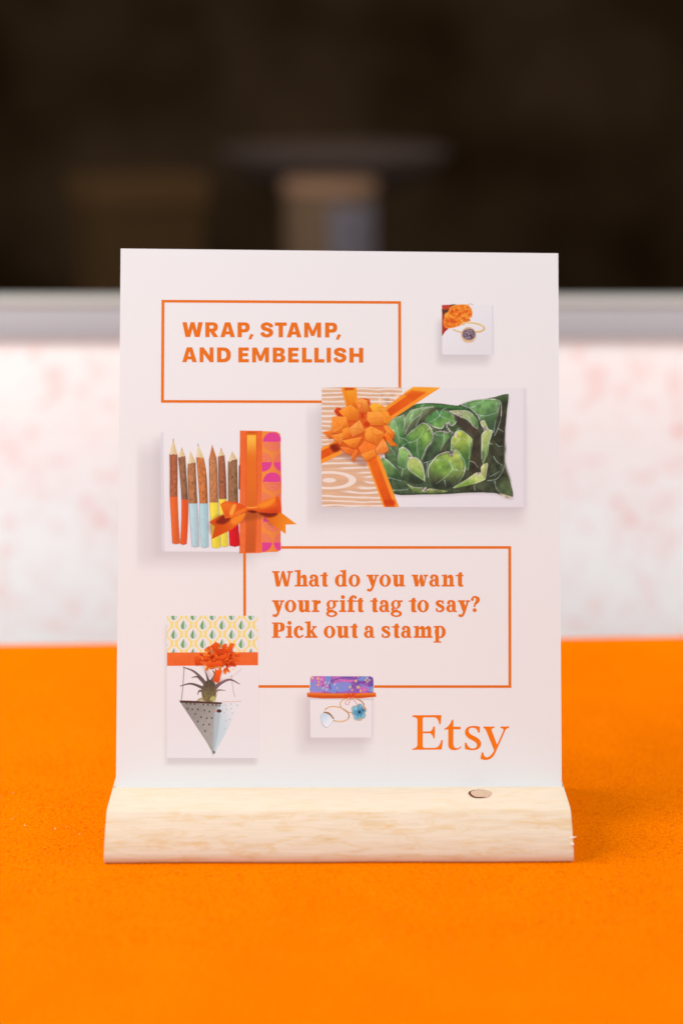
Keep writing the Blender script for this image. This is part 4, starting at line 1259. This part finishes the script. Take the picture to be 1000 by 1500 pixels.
p.fill([(495, 960), (545, 945), (520, 1180), (488, 1318), (480, 1300)], (176, 186, 192), op=.8, soft=1.8)
p.fill([(196, 858), (400, 866), (560, 876), (556, 892), (400, 884), (200, 878)], (86, 54, 44), smooth=False)
p.line([(560, 872), (725, 866)], .9, (220, 176, 166), .9)
for (x, y) in ((255, 885), (290, 888), (325, 890), (400, 895), (440, 897), (480, 898), (265, 930), (305, 935), (352, 935), (410, 945), (452, 955), (330, 975), (380, 1003), (430, 1012), (472, 1010), (352, 1040), (400, 1068), (450, 1065), (415, 1122), (510, 900), (540, 905), (515, 880)):
    p.ell(x, y, 6.5, 8.5, (72, 62, 58), .9)
for (x, y) in ((590, 900), (640, 890), (600, 935), (640, 930), (580, 965), (650, 970), (595, 1035), (628, 1022), (585, 1100), (690, 900)):
    p.ell(x, y, 7, 7, (196, 190, 194), .8)
p.ell(535, 950, 22, 14, (70, 40, 36), .95)
p.ell(490, 1306, 12, 12, (110, 96, 94), .9, soft=1.2)
p.ell(505, 950, 14, 6, (214, 150, 130), .9)
# shaggy bow
p.frame(*D_)
p.fill([(380, 520), (520, 640), (640, 640), (740, 560), (700, 600), (560, 690), (440, 640)], (190, 150, 140), op=.35, soft=3)
rb = random.Random(5)
for i in range(120):
    a = rb.uniform(0, 2 * math.pi)
    far = rb.random() ** .6 if i < 70 else rb.random() * .6
    cx, cy = 545 + far * 165 * math.cos(a) * (1.0 if math.cos(a) > 0 else 1.05), 470 + far * 122 * math.sin(a)
    dr = a + rb.uniform(-.9, .9)
    L_, W_ = rb.uniform(16, 40), rb.uniform(6, 15)
    ux, uy = math.cos(dr), math.sin(dr)
    cc = rb.choice([(240, 84, 14), (228, 70, 10), (247, 104, 22), (250, 120, 30), (212, 56, 8), (244, 92, 18)] + ([(253, 160, 52)] if far > .7 else [(188, 42, 4)]))
    q4 = [(cx - ux * L_ - uy * W_, cy - uy * L_ + ux * W_), (cx + ux * L_ - uy * W_ * .9, cy + uy * L_ + ux * W_ * .9), (cx + ux * L_ + uy * W_ * .9, cy + uy * L_ - ux * W_ * .9), (cx - ux * L_ + uy * W_, cy - uy * L_ - ux * W_)]
    p.fill([(x + 4, y + 6) for x, y in q4], (160, 36, 0), smooth=False, op=.28, soft=1.0)
    p.fill(q4, cc, tuple(c * .9 for c in cc), [(cx + ux * L_, cy + uy * L_), (cx - ux * L_, cy - uy * L_)], smooth=False)
for pts, cc, c2 in (([(470, 345), (505, 313), (540, 330), (560, 430), (525, 440)], (238, 92, 20), (206, 58, 6)), ([(575, 335), (608, 330), (604, 420), (572, 420)], (240, 92, 20), (222, 66, 8)), ([(640, 322), (678, 330), (640, 420), (600, 400)], (248, 104, 26), (228, 72, 10)), ([(430, 505), (560, 490), (575, 525), (440, 545)], (244, 92, 24), (230, 74, 16)), ([(483, 672), (515, 570), (560, 578), (532, 690)], (250, 98, 24), (232, 76, 14)),
                    ([(520, 460), (600, 415), (640, 430), (560, 480)], (248, 100, 26), (232, 80, 14)), ([(308, 452), (340, 440), (372, 470), (345, 485), (390, 520), (320, 528)], (236, 92, 26), (214, 66, 10))):
    p.fill([(x + 6, y + 8) for x, y in pts], (160, 36, 0), op=.4, soft=1.4, smooth=False)
    p.fill(pts, cc, c2, smooth=False)
for i in range(26):
    a = rb.uniform(0, 2 * math.pi)
    p.ell(560 + 175 * math.cos(a), 480 + 110 * math.sin(a), rb.uniform(4, 10), rb.uniform(3, 7), rb.choice([(253, 170, 60), (250, 140, 40), (252, 190, 110)]), .8, soft=.9, rot=a)
for i in range(14):
    p.ell(rb.uniform(470, 660), rb.uniform(420, 540), rb.uniform(6, 18), rb.uniform(3, 7), (168, 38, 2), .7, soft=1.1, rot=rb.uniform(-1.5, 1.5))
p.build('printed photo of a leafy hanging planter under green drop-patterned paper')

# ---- box with two rings
p = Pic(426, 976, 566, 1122, 1.9)
p.shade(436, 1020, 536, 1104, 9, SH, 0.26)
p.shade(448, 1020, 545, 1088, 5, SH, 0.25)
p.frame(430, 970, 0.14)
p.fill([(172, 360), (832, 360), (828, 770), (815, 788), (185, 790), (176, 775)], (241, 231, 231), (239, 229, 229), smooth=False)
p.fill([(818, 370), (832, 365), (828, 775), (815, 785)], (222, 212, 218), smooth=False, soft=1.2)
lid = [(175, 160), (195, 146), (800, 148), (826, 160), (834, 190), (832, 330), (172, 330)]
p.fill(lid, (150, 120, 200), smooth=False)
w = p.win(p.tp(lid), 0)
X, Y = (p.X[w] - 430) / .14, (p.Y[w] - 970) / .14
d = p.sdf(p.tp(lid), w)
v1, v2 = vnoise(X / 120, Y / 70, 41, 3), vnoise(X / 90, Y / 60, 57, 3)
tt = np.clip((X - 200) / 600, 0, 1)
base_ = (1 - tt[..., None]) * np.array([214., 128, 190]) + tt[..., None] * np.array([128., 84, 176])
mk = sstep(.56, .64, v1 + .1 * np.exp(-((X - 500) / 130) ** 2))[..., None]
base_ = base_ * (1 - mk) + np.array([128., 146, 214]) * mk
mk = sstep(.58, .64, v2)[..., None]
base_ = base_ * (1 - mk) + np.array([204., 108, 188]) * mk
mk = (sstep(.035, .012, np.abs(v1 - .5)) * .6)[..., None]
base_ = base_ * (1 - mk) + np.array([108., 74, 160]) * mk
ok = sstep(p.aa, -p.aa, d)[..., None]
p.rgb[w] = p.rgb[w] * (1 - ok) + base_ * ok
p.fill([(178, 250), (235, 180), (240, 250), (330, 260), (350, 300), (180, 305)], (136, 150, 214), op=.85)
p.line([(385, 280), (380, 220), (440, 180), (560, 160), (640, 170)], 2.2, (110, 84, 170), .9)
p.fill([(470, 172), (540, 185), (620, 190), (600, 208), (500, 200)], (226, 116, 184), op=.9)
p.fill([(400, 250), (470, 210), (590, 215), (600, 270), (540, 305), (420, 300)], (134, 150, 220), op=.85)
for (x, y, r_) in ((195, 165, 14), (255, 170, 14), (262, 205, 10), (255, 235, 10), (650, 198, 14), (672, 262, 16), (675, 150, 10), (700, 300, 12), (770, 165, 10), (770, 205, 10), (752, 188, 10), (790, 188, 10), (590, 260, 12), (610, 290, 10), (455, 270, 8), (740, 290, 8), (820, 290, 8)):
    p.ell(x, y, r_, r_, (240, 200, 130), .85, soft=.8)
for (x, y) in ((330, 215), (350, 250), (345, 285), (310, 270), (370, 215), (430, 230), (290, 180)):
    p.ell(x, y, 10, 16, (240, 190, 210), .7, soft=.9, rot=.6)
p.line([(745, 220), (730, 305)], 1.4, (206, 110, 190), .8)
p.line([(760, 225), (790, 305)], 1.4, (206, 110, 190), .8)
p.fill([(170, 372), (832, 380), (828, 396), (175, 388)], (200, 184, 190), smooth=False, op=.6, soft=1.5)
p.fill([(138, 318), (500, 326), (858, 318), (862, 362), (700, 378), (300, 380), (200, 372), (142, 364)], (236, 112, 34), (214, 84, 24), smooth=False)
p.line([(145, 330), (500, 338), (855, 332)], 1.2, (246, 140, 62), .7)
p.line([(150, 352), (500, 362), (855, 352)], .9, (190, 70, 22), .6)
GO, GD = (214, 168, 122), (170, 120, 80)
def ringband(cx, cy, rx, ry, rot, a0, a1, wd, col, op=1.0):
    c_, q_ = math.cos(rot), math.sin(rot)
    p.line([(cx + rx * math.cos(t) * c_ - ry * math.sin(t) * q_, cy + rx * math.cos(t) * q_ + ry * math.sin(t) * c_) for t in np.linspace(a0, a1, 16)], wd, col, op)


ringband(612, 452, 126, 76, 0.12, 0.75, 5.9, 1.5, GO)
ringband(612, 452, 120, 70, 0.12, 3.2, 4.4, .7, (250, 222, 180), .9)
ringband(612, 452, 126, 76, 0.12, 5.2, 6.1, 1.5, GD)
ringband(450, 543, 132, 74, 0.22, -2.9, 1.9, 1.9, GO)
ringband(450, 543, 126, 68, 0.22, -2.6, -1.2, .8, (252, 226, 186), .9)
ringband(450, 543, 128, 70, 0.22, -.9, .2, 1.0, GD, .8)
ringband(450, 543, 132, 74, 0.22, .3, 1.5, 1.0, (250, 206, 150), .7)
p.fill([(280, 560), (320, 525), (370, 535), (415, 585), (400, 640), (345, 685), (305, 660), (285, 610)], (206, 222, 236), (240, 240, 246), [(290, 560), (370, 650)], edge=(178, 194, 212), er=1.4)
p.line([(320, 525), (370, 535), (415, 588)], 2.2, GD)
p.line([(345, 532), (395, 560)], 1.0, (96, 62, 44), .6)
p.line([(290, 620), (310, 665), (345, 685)], .9, (176, 170, 178), .8)
for (x, y, r_) in ((640, 490, 34), (690, 470, 34), (725, 500, 32), (715, 555, 36), (660, 575, 32), (640, 530, 30), (685, 525, 40), (690, 590, 22)):
    p.ell(x, y, r_ + 5, r_ + 5, (186, 150, 116), .55, soft=.8)
for i, (x, y, r_) in enumerate(((640, 490, 30), (690, 470, 30), (725, 500, 28), (715, 555, 32), (660, 575, 28), (640, 530, 26), (685, 525, 36))):
    p.ell(x, y, r_, r_, ((122, 190, 216), (96, 166, 200), (82, 148, 186), (110, 184, 210))[i % 4], .95, soft=.9)
p.ell(688, 522, 13, 16, (30, 44, 70), .95, soft=.7)
p.ell(725, 500, 10, 8, (34, 48, 74), .8, soft=.7)
p.line([(668, 548), (664, 570), (676, 580)], 1.0, (50, 92, 124), .6)
p.line([(700, 570), (716, 545), (705, 520)], .9, (60, 110, 140), .6)
p.ell(652, 482, 10, 8, (176, 218, 230), .8, soft=.9)
p.ell(700, 462, 9, 7, (170, 214, 230), .8, soft=.9)
p.ell(722, 560, 8, 10, (160, 208, 226), .8, soft=.9)
p.ell(735, 478, 14, 16, (214, 150, 104), .9, soft=.8)
for (a, b) in (((600, 365), (535, 345)), ((600, 365), (650, 330)), ((600, 365), (570, 330)), ((600, 365), (670, 372)), ((600, 365), (550, 375)), ((600, 365), (625, 325))):
    p.line([a, ((a[0] + b[0]) / 2, (a[1] + b[1]) / 2 - 6), b], 1.8, (224, 70, 30), .95)
p.line([(595, 380), (550, 405), (540, 435), (570, 440), (590, 400), (600, 375)], .8, (222, 96, 84), .9)
p.line([(605, 378), (640, 410), (660, 440)], .8, (222, 96, 84), .9)
p.build('printed photo of a small box with a purple lid band and two rings')

# ---- small box with one ring
p = Pic(630, 436, 740, 550, 2.0)
p.shade(640, 470, 716, 534, 6, SH, 0.36)
p.shade(643, 468, 722, 524, 4, SH, 0.18)
p.frame(620, 430, 0.12)
p.fill([(225, 138), (400, 132), (845, 138), (852, 735), (842, 746), (236, 746), (226, 720)], (239, 230, 232), (233, 223, 226), [(400, 200), (760, 740)], smooth=False)
p.fill([(838, 145), (850, 145), (852, 735), (838, 742)], (216, 206, 214), smooth=False, soft=1.0, op=.8)
p.fill([(224, 140), (400, 134), (430, 170), (380, 300), (280, 440), (240, 500), (224, 520)], (176, 62, 42), smooth=False)
p.fill([(224, 190), (300, 170), (340, 135), (390, 140), (360, 190), (260, 260)], (70, 54, 44), op=.8, soft=1.2)
p.fill([(224, 140), (330, 142), (310, 190), (230, 200)], (196, 66, 48), smooth=False)
p.fill([(225, 470), (260, 430), (300, 425), (280, 450), (235, 475)], (176, 44, 24))
rb = random.Random(9)
p.fill([(240, 330), (300, 220), (330, 160), (420, 135), (540, 140), (592, 210), (585, 280), (500, 340), (420, 400), (320, 425), (260, 410)], (240, 128, 38), (232, 106, 30), edge=(246, 158, 62), er=2.5)
for i in range(120):
    a = rb.uniform(0, 2 * math.pi)
    r_ = math.sqrt(rb.random())
    x, y = 425 + 160 * r_ * math.cos(a), 275 + 125 * r_ * math.sin(a)
    x -= (y - 275) * .35
    if x < 236:
        continue
    cc = rb.choice([(250, 156, 50), (253, 176, 72), (240, 120, 30), (222, 84, 22), (246, 142, 44), (234, 104, 26)])
    p.ell(x, y, rb.uniform(10, 28), rb.uniform(7, 16), cc, .85, soft=1.0, rot=rb.uniform(0, 3.1))
for (x, y, rx, ry, ro) in ((335, 230, 30, 10, -1), (370, 340, 40, 16, .2), (440, 250, 10, 28, .2), (410, 200, 26, 8, .5), (480, 300, 26, 8, -.6), (520, 220, 8, 24, .3), (290, 350, 22, 8, 1)):
    p.ell(x, y, rx, ry, (214, 74, 18), .75, soft=1.0, rot=ro)
p.line([(540, 140), (565, 126), (605, 138)], .8, (214, 130, 80), .8)
GO = (224, 180, 112)
p.line([(470, 368), (520, 356), (600, 358), (680, 375), (730, 405), (738, 435), (700, 462), (640, 470)], 2.6, GO)
p.line([(480, 362), (600, 352), (690, 370), (735, 405)], 1.0, (250, 222, 170), .9)
p.line([(360, 440), (410, 462), (465, 474)], 1.8, GO)
p.ell(552, 520, 92, 82, (220, 208, 214), .7, soft=3)
p.ell(550, 503, 90, 94, (228, 186, 146), edge=(208, 160, 116), er=1.2)
p.ell(552, 500, 80, 72, (214, 164, 120))
p.ell(552, 498, 78, 70, (110, 86, 104))
rb = random.Random(2)
for i in range(90):
    a = rb.uniform(0, 2 * math.pi)
    r_ = math.sqrt(rb.random())
    p.ell(552 + 70 * r_ * math.cos(a), 498 + 62 * r_ * math.sin(a), rb.uniform(5, 9), rb.uniform(4, 7), rb.choice([(84, 62, 86), (66, 48, 66), (150, 122, 138), (182, 156, 160), (120, 94, 120), (206, 186, 176)]), .85, soft=.7)
p.line([(490, 585), (550, 596), (610, 585)], 1.2, (232, 186, 150), .8)
p.build('printed photo of a small white box with an orange flower and gold ring')
